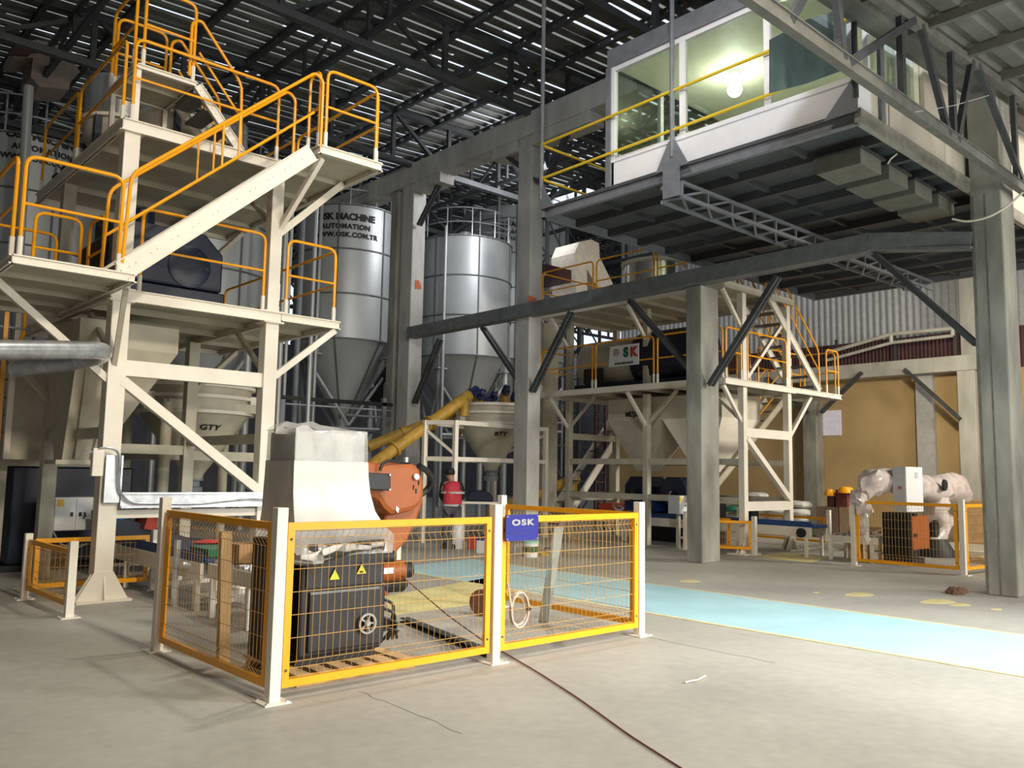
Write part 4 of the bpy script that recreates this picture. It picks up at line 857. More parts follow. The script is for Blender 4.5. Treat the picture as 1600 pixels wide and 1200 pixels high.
panel((5.06, 5.70), (6.96, 5.70), 'front fence panel carrying the blue sign and hose coil')
panel((2.91, 5.78), (2.90, 7.82), 'left side fence panel with the wooden plank behind it')
panel((7.05, 5.80), (7.10, 7.90), 'right side fence panel between the blue sign and the lane')
post(2.70, 11.85, 'back corner post of the low fence by the left tower foot', .80)
post(2.76, 10.16, 'nearest post of the low fence by the left tower foot', .82)
post(4.22, 11.80, 'right post of the low fence behind the left tower foot', .80)
panel((2.71, 11.78), (2.75, 10.23), 'low fence panel facing the camera left of the tower foot', .12, .73)
panel((2.78, 11.85), (4.15, 11.82), 'low fence panel passing behind the tower foot', .12, .73)
post(15.90, 7.70, 'left post of the right robot fence', 1.33, .09)
post(16.02, 5.78, 'right front post of the right robot fence beside the big column', 1.33, .09)
panel((15.90, 7.64), (16.0, 5.85), 'front fence panel of the right robot cell', .09, 1.24)
panel((16.10, 5.76), (18.4, 5.5), 'side fence panel of the right robot cell beside the big column', .09, 1.24)
post(15.95, 11.65, 'low fence post left of the middle concrete column', .85, .09); post(16.1, 9.25, 'low fence post right of the middle concrete column', .85, .09) if 0 else None
panel((15.95, 11.6), (15.98, 10.5), 'low fence panel hidden partly by the middle concrete column', .12, .75)
post(16.05, 9.95, 'low fence post in front of the right tower leg', .82, .09); panel((15.5, 10.75), (16.02, 10.0), 'small low fence panel right of the middle concrete column', .12, .72)
pA, pB, pC = PZ(1222, 850), PZ(1293, 858), PZ(1162, 850)
post(19.6, 12.6, 'small fence post behind the blue conveyor', .85, .09); post(19.3, 9.95, 'fence post between the conveyor and the brown crates', .90, .09)
panel((19.6, 12.5), (19.3, 10.05), 'low fence panel behind the blue conveyor', .12, .72, pitch=.12)
def wide(m, k):
    for p in m.v: p.x *= k
    return m
# blue sign, hose coil, leaning strips
t = thing('sign', 'blue OSK sign fixed to the top of the front fence panel', 'sign', (5.27, 5.64, 1.05))
build('sign_plate', M().box((5.065, 5.635, 1.045), (5.465, 5.65, 1.275)), mat('sign_blue', (.02, .02, .24), .3, var=.05), t)
SILV = mat('silver_letters', (.50, .48, .45), .3, .6, var=.1)
build('lettering', place(wide(text_mesh('OSK', .072, .003, 1.2, .003), 1.75), (5.265, 5.632, 1.205), (1, 0, 0), (0, 0, 1)), SILV, t)
build('lettering', place(text_mesh('www.osk.com.tr', .028, .0, 1.5, .001), (5.265, 5.632, 1.115), (1, 0, 0), (0, 0, 1)), mat('faded_gold', (.12, .10, .22), .4), t)
for x in (5.08, 5.45):
    for z in (1.06, 1.26): build('screw', M().tube((x, 5.634, z), (x, 5.628, z), .006, 8), GALV, t)
t = thing('hose_coil', 'coil of pale hose hanging on the right front fence panel', 'hose coil', (5.37, 5.8, .25))
HOSE = mat('pale_hose', (.62, .52, .44), .5, var=.1)
for r_, dy, dz in ((.125, 0, 0), (.118, .02, .012), (.105, .04, -.012)):
    build('loop', M().path([(5.37+r_*math.cos(a)*.85, 5.76+dy, .405+dz+r_*math.sin(a)*1.25) for a in [i*math.pi/16 for i in range(33)]], .010, 8), HOSE, t, smooth=True)
build('loose_end', M().path([(5.28, 5.77, .38), (5.245, 5.76, .50), (5.22, 5.76, .62), (5.20, 5.75, .66)], .010, 8, .1), HOSE, t, smooth=True); build('tie', M().tube((5.47, 5.74, .41), (5.49, 5.82, .41), .018, 8), BLACK, t)
t = thing('leaning_strip', 'pale green glassy strip leaning inside the right half of the robot fence', 'strip', (6.9, 6.9, 0))
a = [PZ(841, 972), PZ(857, 973), PY(881, 824, 5.95), PY(866, 823, 5.95)]; build('strip', M().prism(a, V((.01, .012, 0))), mat('frosted_strip', (.55, .60, .55), .25, trans=.3), t)
t = thing('wooden_plank', 'raw wooden plank standing behind the left side fence panel', 'plank', (3.15, 7.0, 0))
a = V((3.14, 7.02, .02)); m = M()
pk = lambda z: V((3.03+.10*(1-z), 6.90-.02*z+.12*(1-z), z*1.12))
m.loft([[pk(z)+V((dx, dy, 0)) for dx, dy in ((-.04, -.025), (.045, -.04), (.045, .04), (-.04, .04))] for z in (0, .25, .5, .7, 1)]); build('board', m, WOOD, t)
# ================================================================ ROBOT CONTROLLER, WRAPPED CABINET, ROBOT
t = thing('pallet', 'broken wooden pallet under the black controller', 'pallet', (3.9, 6.35, 0))
for y in (6.0, 6.4, 6.8): build('stringer', M().box((3.25, y-.04, 0), (4.35, y+.04, .075)), WOODP, t)
for i in range(6): x = 3.3+i*.19; build('deck_board', M().box((x-.06, 5.93, .075), (x+.06, 6.88, .095)), WOODP, t)
t = thing('robot_controller', 'black robot controller cabinet with yellow warning triangles on the pallet', 'controller', (3.78, 6.5, .1))
build('cabinet_body', M().box((3.36, 6.16, .16), (4.14, 6.80, 1.06)), BLACK, t, bevel=.02)
build('lower_door', M().box((3.43, 6.135, .20), (4.14, 6.16, .66)), BLACK, t, bevel=.01); build('upper_door', M().box((3.40, 6.14, .70), (4.13, 6.16, 1.05)), BLACK, t, bevel=.006)
build('door_edge_strip', M().box((3.43, 6.125, .655), (4.08, 6.14, .675)), mat('grey_trim', (.16, .17, .17), .5), t)
build('side_frame', M().box((3.22, 6.20, .12), (3.30, 6.75, 1.08)), RUBB, t); build('skid', M().box((3.36, 6.20, .095), (4.1, 6.76, .16)), RUBB, t)
for px, py in ((523, 898), (565, 889)):
    o = PY(px, py, 6.13); s = .055; build('warning_sticker', M().prism([o+V((-s, 0, -s*.85)), o+V((s, 0, -s*.85)), o+V((0, 0, s*1.05))], (0, .004, 0)), BLACK, t)
    s = .045; o = o-V((0, .003, .002)); build('warning_triangle', M().prism([o+V((-s, 0, -s*.80)), o+V((s, 0, -s*.80)), o+V((0, 0, s*.98))], (0, .004, 0)), mat('warning_yellow', (.80, .66, .02), .5), t)
o = PY(565, 891, 6.12); build('sticker_symbol', M().box(o+V((-.015, 0, -.02)), o+V((.02, .003, -.005))), INK, t)
o = PY(573, 974, 6.12); w_ = build('fan_ring', M().lathe(o, [(.068, 0), (.085, 0), (.085, .02), (.068, .02), (.068, 0)], 32, (0, -1, 0), cap=False), mat('clear_plastic', (.35, .33, .30), .3, .3), t, smooth=True)
build('fan_hub', M().lathe(o, [(.03, 0), (.03, .02), (.02, .03)], 20, (0, -1, 0)), MATS['clear_plastic'], t)
for i in range(5): a = i*2*math.pi/5; build('fan_spoke', M().beam(o+V((.03*math.cos(a), -.008, .03*math.sin(a))), o+V((.07*math.cos(a), -.008, .07*math.sin(a))), .012, .012), MATS['clear_plastic'], t)
m = M()
for i, z in enumerate((.62, .56, .50, .43, .36)): m.lathe((4.20, 6.35, z-.03), [(.03, 0), (.03, .025), (.018, .03)], 10, (0, -1, 0))
build('connector_block', M().box((4.14, 6.30, .22), (4.26, 6.7, .66)), RUBB, t, bevel=.02); build('connector', m, mat('grey_connector', (.20, .21, .22), .4), t)
for i in range(4): build('connector_cable', M().path([(4.2, 6.28, .55-.08*i), (4.30+.02*i, 6.22, .5-.08*i), (4.32+.02*i, 6.3, .25), (4.45+.05*i, 6.6, .12)], .014, 6, .08), RUBB, t, smooth=True)
t = thing('wrapped_cabinet', 'large control cabinet wrapped in white plastic film on the black controller', 'cabinet', (3.7, 6.55, 1.1))
FILM = mat('white_film', (.60, .59, .56), .25, var=.10, scale=3, bump=.6, alpha=.95)
HAZE = mat('clear_film', (.60, .60, .58), .12, var=.25, scale=4, bump=1, alpha=.45)
build('cabinet_body', M().box((3.36, 6.34, 1.12), (4.02, 6.80, 1.96)), GREYC, t, bevel=.004)
rs = random.Random(5)
def ring(x0, x1, y0_, y1_, z, j, n=12):
    pts = []
    for (a, b_) in (((x0, y0_), (x1, y0_)), ((x1, y0_), (x1, y1_)), ((x1, y1_), (x0, y1_)), ((x0, y1_), (x0, y0_))):
        for i in range(n): k = i/n; pts.append(V((a[0]+(b_[0]-a[0])*k+rs.uniform(-j, j), a[1]+(b_[1]-a[1])*k+rs.uniform(-j, j), z+rs.uniform(-j, j)*.7)))
    return pts
m = M().loft([ring(3.345, 4.035, 6.325, 6.815, 1.985, .006), ring(3.34, 4.04, 6.32, 6.82, 1.9, .004), ring(3.34, 4.04, 6.32, 6.82, 1.72, .004)], cap=True); m.f = m.f[:-2]+[m.f[-2]]
m.v[0:6] = [p+V((0, 0, .03*math.sin(i*1.2))) for i, p in enumerate(m.v[0:6])]
build('film_top', m, HAZE, t, smooth=True)
m = M().loft([ring(3.335, 4.045, 6.315, 6.825, 1.72, .003), ring(3.332, 4.05, 6.31, 6.83, 1.6, .004), ring(3.33, 4.065, 6.30, 6.83, 1.45, .005), ring(3.325, 4.10, 6.27, 6.83, 1.30, .006), ring(3.31, 4.17, 6.22, 6.84, 1.17, .008)], cap=False)
build('film_skirt', m, FILM, t, smooth=True)
m = M().loft([ring(3.31, 4.17, 6.22, 6.84, 1.17, .008), ring(3.29, 4.25, 6.16, 6.85, 1.10, .02), ring(3.28, 4.25, 6.15, 6.88, 1.02, .02), ring(3.3, 4.2, 6.13, 6.86, .95, .015)], cap=False)
build('film_gathers', m, HAZE, t, smooth=True)
m = M(); f0 = PY(470, 880, 6.10); 
m.loft([[PY(x_, y_, 6.09) for x_, y_ in q] for q in (((456, 868), (456, 876), (456, 882)), ((485, 866), (490, 878), (490, 886)), ((520, 852), (522, 868), (522, 874)), ((560, 845), (560, 856), (560, 862)), ((600, 842), (600, 850), (600, 856)))], cap=False)
build('film_fold', m, FILM, t, smooth=True)
m = M(); top = [PY(x_, y_, 6.45) for x_, y_ in ((432, 668), (447, 658), (465, 662), (488, 658), (500, 664), (525, 668), (548, 672), (575, 676))]; m.loft([top, [p+V((0, .02, -.05)) for p in top]], cap=False); m.loft([top, [p+V((.02, .25, -.02)) for p in top]], cap=False)
build('film_crest', m, HAZE, t, smooth=True)
t = thing('industrial_robot', 'orange industrial robot arm behind the wrapped cabinet', 'robot', (5.15, 7.75, 0))
RB = lambda px, py, y=7.7: PY(px, py, y)
build('base', M().lathe((5.0, 7.8, 0), [(.34, 0), (.34, .06), (.22, .10), (.2, .34)], 28), RUBB, t, smooth=True)
build('turntable', M().lathe((5.0, 7.8, .34), [(.26, 0), (.27, .12), (.2, .25)], 28), ORANGE, t, smooth=True)
build('shoulder', M().lathe((4.90, 7.60, .59), [(.03, 0), (.10, 0), (.11, .06), (.11, .42), (.08, .44)], 28, (1, 0, 0)), ORANGE, t, smooth=True)
build('shoulder_motor', M().lathe((5.34, 7.60, .59), [(.085, 0), (.085, .10), (.05, .12)], 24, (1, 0, 0)), RUBB, t, smooth=True)
build('shoulder_cover', M().lathe((4.9, 7.62, .44), [(.07, 0), (.08, .45), (.05, .5)], 20, (1, 0, 0)), RUBB, t, smooth=True); build('cable_gland', M().lathe((5.05, 7.60, .74), [(.05, 0), (.07, .05), (.07, .16), (.03, .18)], 18, (1, 0, 0)), RUBB, t, smooth=True)
def slab(pts, y, th, name, mt, bev=.03, **k): return build(name, M().prism([PY(px, py, y) for px, py in pts], (0, th, 0)), mt, t, bevel=bev, **k)
slab([(592, 892), (607, 888), (618, 866), (637, 846), (653, 812), (663, 782), (660, 762), (632, 758), (612, 770), (601, 800), (598, 835), (596, 865)], 7.62, .20, 'lower_arm', ORANGE, .04)
slab([(560, 722), (585, 722), (600, 726), (628, 722), (650, 724), (657, 733), (664, 752), (664, 776), (658, 792), (642, 800), (612, 806), (600, 796), (590, 780), (560, 775)], 7.45, .36, 'elbow_housing', ORANGE, .06)
slab([(480, 730), (560, 722), (575, 722), (575, 760), (480, 760)], 7.5, .22, 'upper_arm', ORANGE, .03)
slab([(560, 738), (611, 740), (611, 767), (560, 764)], 7.33, .14, 'motor_box', BLACK, .012)
for px, py in ((609, 742), (609, 765)): o = PY(px, py, 7.32); build('screw', M().tube(o, o+V((0, -.008, 0)), .01, 8), GALV, t)
o = PY(650, 745, 7.43); build('logo_cap', M().lathe(o, [(.035, 0), (.03, .02), (.0, .03)], 18, (0, -1, 0), cap=False), WHITE, t, smooth=True)
for px, py in ((646, 765), (650, 771), (654, 758)): o = PY(px, py, 7.44); build('casting_slot', M().box(o, o+V((.012, .02, .05))), BLACK, t)
o = PY(619, 790, 7.44); build('type_sticker', M().prism([o, o+V((.04, 0, -.03)), o+V((.03, 0, -.08)), o+V((.0, 0, -.05))], (0, .004, 0)), WHITE, t)
build('dress_hose', M().path([PY(594, 735, 7.4), PY(597, 725, 7.4), PY(605, 720, 7.42), PY(628, 722, 7.45), PY(640, 724, 7.5)], .016, 8, .06), RUBB, t, smooth=True)
build('dress_hose', M().path([PY(655, 728, 7.55), PY(668, 736, 7.7), PY(676, 750, 7.8), PY(668, 765, 7.9), PY(655, 775, 7.9)], .035, 10, .12), RUBB, t, smooth=True)
build('valve', M().lathe(PY(634, 722, 7.45), [(.03, 0), (.03, .05)], 12), GALV, t)
o = V((5.03, 7.485, .58)); build('type_plate', M().box(o, o+V((.12, .01, .06))), WHITE, t)
# dark channel on the floor, cable, small debris
tag(build('steel_channel', M().channel(PZ(632, 968, .03), PZ(768, 1022, .03), .10, .05), mat('dark_channel', (.05, .055, .05), .6)), 'dark steel channel lying on the floor inside the robot fence', 'channel')
pts = [V((5.28, 7.68, .60)), PY(700, 962, 6.6), PY(759, 1004, 5.73), PZ(778, 1014, .01), PZ(840, 1050, .008), PZ(905, 1092, .008), PZ(985, 1150, .008), PZ(1075, 1207, .008)]
tag(build('power_cable', M().path(pts, .0055, 6, .15), mat('dark_red_cable', (.13, .02, .02), .5), smooth=True), 'long thin dark red cable running from the robot across the floor', 'cable')
tag(build('rope_scrap', M().path([PZ(1070, 1066, .01), PZ(1090, 1062, .02), PZ(1102, 1056, .01)], .008, 6), mat('pale_scrap', (.6, .58, .5))), 'thin white scrap on the floor in the right foreground', 'scrap')
m = M(); rs = random.Random(9)
for i in range(14): q = PZ(1497+rs.uniform(-12, 12), 928+rs.uniform(-2, 2)); m.lathe(q, [(.07, 0), (.05+rs.random()*.03, .04), (.01, .06+rs.random()*.04)], 6)
tag(build('leaf_litter', m, mat('dry_brown', (.14, .08, .05), .95, var=.4)), 'small heap of brown litter on the floor by the big column', 'litter', kind='stuff')
# ---- floor markings
def flat(name, pts, z, mt, label, cat='floor marking', group=None):
    m = M(); m.loft([[V((p[0], p[1], .001)) for p in pts], [V((p[0], p[1], z)) for p in pts]]); return tag(build(name, m, mt), label, cat, group)
LANE = mat('light_blue_floor_paint', (.42, .66, .72), .45, var=.10, scale=1.2); LINE = mat('yellow_floor_paint', (.72, .63, .30), .55, var=.2, scale=4); PALE = mat('pale_yellow_floor_paint', (.68, .60, .28), .6, var=.15, scale=3)
flat('lane_marking', [(8.26, -10), (10.38, -10), (10.38, 12.6), (8.26, 12.2)], .004, LANE, 'long pale blue painted lane crossing the hall floor')
flat('lane_line', [(8.20, -10), (8.26, -10), (8.26, 12.2), (8.20, 12.2)], .005, LINE, 'yellow line along the near edge of the blue lane')
flat('lane_line', [(10.38, -10), (10.44, -10), (10.44, 12.6), (10.38, 12.6)], .005, LINE, 'yellow line along the far edge of the blue lane')
flat('painted_patch', [PZ(600, 932), PZ(790, 898), PZ(800, 936), PZ(610, 962)], .004, PALE, 'large pale yellow painted patch inside the robot fence')
flat('painted_patch', [PZ(1172, 868), PZ(1232, 864), PZ(1296, 871), PZ(1266, 880)], .004, PALE, 'pale yellow painted patch by the right conveyor')
for i, (px, py, w_) in enumerate(((1078, 908, 16), (1275, 926, 5), (1342, 929, 22), (1465, 940, 26), (1500, 945, 16), (1556, 952, 9))):
    flat('paint_spot', [PZ(px+w_*math.cos(a)*(1+.2*math.sin(3*a)), py+w_*.14*math.sin(a)) for a in [k*math.pi/8 for k in range(16)]], .004, PALE, 'faded yellow paint spot beyond the blue lane, %s from the left' % ('first second third fourth fifth sixth'.split()[i]), group='yellow paint spots beyond the lane')
CRK = mat('crack', (.10, .095, .085), .95)
def crack(pts, label): 
    m = M(); pts = [PZ(*p, .002) for p in pts]; out = [pts[0]]; rs = random.Random(2)
    for a, b_ in zip(pts, pts[1:]):
        for k in range(1, 7): q = a.lerp(b_, k/6); out.append(V((q.x+rs.uniform(-.02, .02), q.y+rs.uniform(-.02, .02), .002)))
    m.path([V((p.x, p.y, .0005)) for p in out], .0018, 4); tag(build('floor_crack', m, CRK), label, 'crack')
crack([(560, 1080), (640, 1112), (720, 1145)], 'thin crack in the concrete in front of the robot fence')
crack([(1010, 995), (1130, 1020), (1210, 1035)], 'thin crack in the concrete between fence corner and lane')
# ================================================================ CONVEYORS
def conveyor(x0, x1, y0_, y1_, z, label, belt=BELT, rollers=False, legs=2, side=.16):
    t = thing('conveyor', label, 'conveyor', ((x0+x1)/2, (y0_+y1_)/2, 0))
    for x in (x0, x1): build('side_frame', M().box((x-.02, y0_, z-side), (x+.02, y1_, z)), CREAM, t, bevel=.003)
    if rollers:
        n = int((y1_-y0_)/.14)
        for i in range(n): y = y0_+.07+i*.14; build('roller', M().tube((x0+.03, y, z+.01), (x1-.03, y, z+.01), .032, 10), GALV, t, smooth=True)
    else:
        build('belt', M().box((x0+.03, y0_-.05, z-.02), (x1-.03, y1_+.05, z+.05)), belt, t, bevel=.02); build('side_guard', M().box((x0-.01, y0_, z), (x0+.01, y1_, z+.12)), belt, t)
    for i in range(legs+1):
        y = y0_+.12+(y1_-y0_-.24)*i/legs
        for x in (x0, x1): build('leg', M().box((x-.03, y-.03, 0), (x+.03, y+.03, z-side)), CREAM, t)
        build('cross_bar', M().box((x0, y-.02, .15), (x1, y+.02, .20)), CREAM, t)
    return t
conveyor(3.98, 4.75, 8.25, 9.4, .58, 'cream roller table behind the left side fence panel', rollers=True, legs=1)
conveyor(4.02, 4.75, 9.7, 13.6, .55, 'long blue belt conveyor running under the left tower', legs=3, side=.20)
t = thing('cardboard_box', 'brown cardboard boxes bundle lying on the cream roller table', 'box', (4.3, 8.8, .62))
build('carton', M().box((4.02, 8.75, .63), (4.30, 9.1, .83)), CARD, t, bevel=.005)
tag(build('cardboard_box', M().box((4.2, 8.32, .63), (4.6, 8.65, .78)), mat('kraft_card', (.45, .27, .15), .8, var=.1), bevel=.005), 'light brown carton at the near end of the roller table', 'box')
tag(build('cardboard_box', M().box((4.34, 8.75, .63), (4.66, 9.05, .86)), CARD, bevel=.005), 'brown carton behind the light brown one on the roller table', 'box')
t = thing('belt_conveyor', 'navy blue inclined belt conveyor beyond the low fence under the left tower', 'conveyor', (6, 14.5, 0))
build('belt_body', M().prism([PY(165, 838, 13.2), PY(165, 800, 13.2), PY(300, 842, 13.2), PY(440, 858, 13.2), PY(440, 880, 13.2), PY(280, 872, 13.2)], (0, .7, 0)), NAVY, t, bevel=.01)
build('upper_frame', M().prism([PY(165, 801, 13.4), PY(235, 799, 13.4), PY(235, 806, 13.4), PY(165, 810, 13.4)], (0, .5, 0)), BLUE, t)
build('guard', M().prism([PY(*p, 13.1) for p in ((225, 826), (232, 806), (250, 800), (256, 804), (246, 810), (244, 830))], (0, .5, 0)), REDP, t)
for px in (300, 420): q = PY(px, 870, 13.4); build('leg', M().box((q.x-.04, 13.4, 0), (q.x+.04, 13.48, q.z)), NAVY, t)
tag(build('hand_tool', M().lathe(PY(357-170, 812, 13.0), [(.06, 0), (.08, .03), (.03, .09)], 10), mat('sky_blue_plastic', (.03, .2, .5))), 'small bright blue device on the navy conveyor', 'device')
tag(build('flat_bag', M().lathe(PX(325, 849, 4.4), [(.16, 0), (.2, .02), (.05, .05)], 14), mat('bright_red', (.6, .04, .04), .6)), 'bright red flat bag on the blue conveyor behind the fence', 'bag')
tag(build('green_tray', M().box((4.1, 9.75, .61), (4.65, 10.3, .70)), GREEN), 'green plastic tray at the near end of the left blue conveyor', 'tray')
t = thing('pneumatic_stopper', 'shiny pneumatic stopper on the near side of the left blue conveyor', 'stopper', (3.95, 10.2, .3)); build('post', M().box((3.90, 10.2, 0), (3.95, 10.26, .78)), GALV, t); build('cylinder', M().lathe((3.92, 10.05, .5), [(.05, 0), (.05, .16)], 14, (1, 0, 0)), GALV, t, smooth=True)
conveyor(16.7, 17.35, 9.0, 14.2, .62, 'blue belt conveyor with cream sides under the right tower', legs=3, side=.20)
conveyor(16.7, 17.35, 7.6, 8.7, .50, 'short cream roller conveyor at the end of the right blue conveyor', rollers=True, legs=1, side=.14)
tag(build('navy_case', M().box((17.0, 10.6, .68), (17.3, 10.95, .95)), NAVY, bevel=.01), 'small navy case on the right blue conveyor', 'case')
t = thing('motor_drum', 'black drive drum on the side of the right blue conveyor', 'drum', (16.6, 9.3, .45)); build('drum', M().lathe((16.67, 9.2, .50), [(.10, 0), (.10, .06)], 18, (-1, 0, 0)), RUBB, t)
# red guard and blue bin behind the fence
tag(build('guard_cover', M().prism([PX(936, 786, 17.0), PX(956, 786, 17.0), PX(962, 800, 17.0), PX(936, 800, 17.0)], (.5, 0, 0)), REDP), 'dark red sloped cover left of the packing machines', 'cover')
tag(build('plastic_bin', M().box((16.9, 13.3, .75), (17.4, 14.25, 1.0)), BLUE), 'blue bin with white sacking left of the packing machines', 'bin')
tag(build('sack_roll', M().path([(17.0, 13.4, 1.06), (17.05, 13.7, 1.08), (17.0, 14.1, 1.05)], [.07, .09, .06], 10), SACK, smooth=True), 'bunched white sacking on the blue bin', 'sack')
tag(build('air_hose', M().path([PX(958+0, 788, 16.5), PX(962, 796, 16.45), PX(970, 798, 16.45), PX(975, 793, 16.45), PX(966, 790, 16.45)], .03, 8, .1), GREYC, smooth=True), 'white curled air hose in front of the packing machines', 'hose')
# ================================================================ PERSON
def skin(name, joints, bones, mt, parent=None, sub=2):
    me = bpy.data.meshes.new(name); off = OFF[parent.name] if parent else V((0, 0, 0)); names = list(joints)
    me.from_pydata([V(joints[k][0])-off for k in names], [(names.index(a), names.index(b_)) for a, b_ in bones], [])
    o = bpy.data.objects.new(name, me); COL.objects.link(o); o.modifiers.new('skin', 'SKIN'); s = o.modifiers.new('sub', 'SUBSURF'); s.levels = s.render_levels = sub
    for i, k in enumerate(names):
        r = joints[k][1]; me.skin_vertices[0].data[i].radius = r if isinstance(r, tuple) else (r, r)
    me.skin_vertices[0].data[0].use_root = True
    dg = bpy.context.evaluated_depsgraph_get(); bpy.context.view_layer.update(); m2 = bpy.data.meshes.new_from_object(o.evaluated_get(dg))
    bpy.data.objects.remove(o); m2.materials.clear(); m2.materials.append(mt); m2.name = name
    for p in m2.polygons: p.use_smooth = True
    o = bpy.data.objects.new(name, m2); COL.objects.link(o)
    if parent: o.parent = parent; OFF[o.name] = off
    else: OFF[o.name] = off
    return o
SKINM = mat('skin', (.45, .26, .18), .6, var=.06); VEST = mat('hivis_vest', (.62, .045, .07), .7, var=.12, scale=8, bump=.2)
bx0 = PZ(700, 857); pt = thing('person', 'person seen from behind in a red hi-vis vest and black sleeves at the work table', 'person', (bx0.x, bx0.y, 0))
r3 = V((RT.x, RT.y, 0)).normalized(); f3 = V((FW.x, FW.y, 0)).normalized()
def B(r, f, z): return bx0+r3*r+f3*f+V((0, 0, z))
J = dict(pelvis=(B(.06, 0, .92), (.15, .12)), waist=(B(.07, .02, 1.08), (.14, .11)), chest=(B(.07, .05, 1.30), (.17, .12)), neckb=(B(.04, .08, 1.44), (.08, .07)), neck=(B(.02, .11, 1.49), .062), head0=(B(.0, .13, 1.55), (.095, .10)), head1=(B(-.01, .13, 1.64), (.11, .125)), head2=(B(-.01, .13, 1.72), (.08, .09)),
    shl=(B(-.12, .06, 1.38), .065), ell=(B(-.19, .14, 1.13), .047), wrl=(B(-.15, .34, 1.02), .033), shr=(B(.24, .08, 1.36), .065), elr=(B(.29, .2, 1.12), .047), wrr=(B(.18, .38, 1.02), .033),
    hl=(B(-.03, 0, .86), .10), kl=(B(-.06, .03, .48), .07), al=(B(-.08, -.02, .09), .045), tl=(B(-.11, .14, .045), .04), hr=(B(.15, 0, .86), .10), kr=(B(.14, .05, .48), .07), ar=(B(.13, .0, .09), .045), tr=(B(.12, .16, .045), .04))
bones = [('pelvis','waist'),('waist','chest'),('chest','neckb'),('neckb','neck'),('neck','head0'),('head0','head1'),('head1','head2'),('chest','shl'),('shl','ell'),('ell','wrl'),('chest','shr'),('shr','elr'),('elr','wrr'),('pelvis','hl'),('hl','kl'),('kl','al'),('al','tl'),('pelvis','hr'),('hr','kr'),('kr','ar'),('ar','tr')]
skin('body', J, bones, SKINM, pt)
def fat(k, e): p, r = J[k]; return (p, tuple(x+e*2 for x in r) if isinstance(r, tuple) else r+e*1.8)
skin('trousers', {k: fat(k, .014) for k in ('pelvis', 'hl', 'kl', 'al', 'hr', 'kr', 'ar')}, [b_ for b_ in bones if all(x in ('pelvis', 'hl', 'kl', 'al', 'hr', 'kr', 'ar') for x in b_)], mat('grey_trousers', (.10, .10, .11), .85, var=.2), pt)
K = ('waist', 'chest', 'shl', 'ell', 'wrl', 'shr', 'elr', 'wrr'); skin('black_sweater', {k: fat(k, .010) for k in K}, [b_ for b_ in bones if all(x in K for x in b_)], RUBB, pt)
vj = dict(a=(B(.065, .0, .88), (.24, .19)), a2=(B(.065, .0, .98), (.24, .19)), b=(B(.07, .02, 1.13), (.24, .18)), c=(B(.07, .045, 1.32), (.25, .19)), d=(B(.055, .07, 1.46), (.16, .13))); skin('vest', vj, [('a', 'a2'), ('a2', 'b'), ('b', 'c'), ('c', 'd')], VEST, pt)
def strap(z, c, rx, ry, name, mt_):
    m = M(); pts = []
    for i in range(25): a = 2*math.pi*i/24; pts.append(c+r3*(rx*math.cos(a))+f3*(ry*math.sin(a)))
    m.loft([[p+V((0, 0, dz)) for p in pts[:-1]] for dz in (-.02, .025)], cap=False); build(name, m, mt_, pt, smooth=True)
strap(1.2, B(.07, .03, 1.20), .262, .205, 'reflective_band', mat('reflective_tape', (.55, .52, .52), .4)); strap(.95, B(.065, .0, .93), .25, .20, 'vest_hem', MATS['reflective_tape'])
hj = dict(a=(B(-.01, .095, 1.56), (.115, .10)), b=(B(-.01, .10, 1.66), (.135, .135)), c=(B(-.01, .11, 1.75), (.09, .10))); skin('hair', hj, [('a', 'b'), ('b', 'c')], RUBB, pt)
for s, wk in ((-1, 'wrl'), (1, 'wrr')):
    w0 = J[wk][0]; d = (f3*.9+r3*(-s*.3)+V((0, 0, -.25))).normalized(); sd = d.cross(V((0, 0, 1))).normalized()
    m = M(); m.loft([[w0+d*k+sd*(a*wd)+V((0, 0, b_*.014)) for a, b_ in ((-1, -1), (1, -1), (1, 1), (-1, 1))] for k, wd in ((-.01, .025), (.05, .040), (.10, .038))])
    for i in range(4):
        L = (.060, .072, .068, .052)[i]; p = w0+d*.095+sd*((i-1.5)*.019); m.path([p, p+d*L*.55, p+d*L*.85+V((0, 0, -.02)), p+d*L+V((0, 0, -.04))], [.0095, .009, .008, .006], 8)
    p = w0+d*.03+sd*(-s*-.035); m.path([p, p+d*.03+sd*(s*.025), p+d*.06+sd*(s*.03)+V((0, 0, -.015))], [.012, .011, .008], 8)
    build('hand', m, SKINM, pt, smooth=True)
for k in ('l', 'r'):
    a0, t0 = J['a'+k][0], J['t'+k][0]; d = (t0-a0); d.z = 0; d.normalize(); sd = d.cross(V((0, 0, 1)))
    rg = lambda k_, w_, h_: [a0+d*k_+sd*(x*w_)+V((0, 0, z_-a0.z)) for x, z_ in ((-1, .003), (1, .003), (1, h_*.7), (.5, h_), (-.5, h_), (-1, h_*.7))]
    build('shoe', M().loft([rg(-.09, .03, .09), rg(-.05, .045, .12), rg(.05, .045, .11), rg(.14, .05, .07), rg(.20, .03, .05)]), BLACK, pt, smooth=True)
for s in (-1, 1):   # ears, nose
    c = B(-.01+s*.10, .135, 1.62); build('ear', M().lathe(c, [(.0, -.03), (.012, -.02), (.016, 0), (.012, .02), (.0, .03)], 8, cap=False), SKINM, pt, smooth=True)
build('nose', M().lathe(B(-.01, .245, 1.60), [(.014, -.03), (.018, -.015), (.008, .02)], 8), SKINM, pt, smooth=True)
for s in (-1, 1): build('eye', M().lathe(B(-.01+s*.032, .232, 1.635), [(0, -.01), (.011, 0), (0, .01)], 10, cap=False), WHITE, pt)
build('mouth', M().beam(B(-.035, .232, 1.565), B(.015, .232, 1.565), .008, .008), REDP, pt)
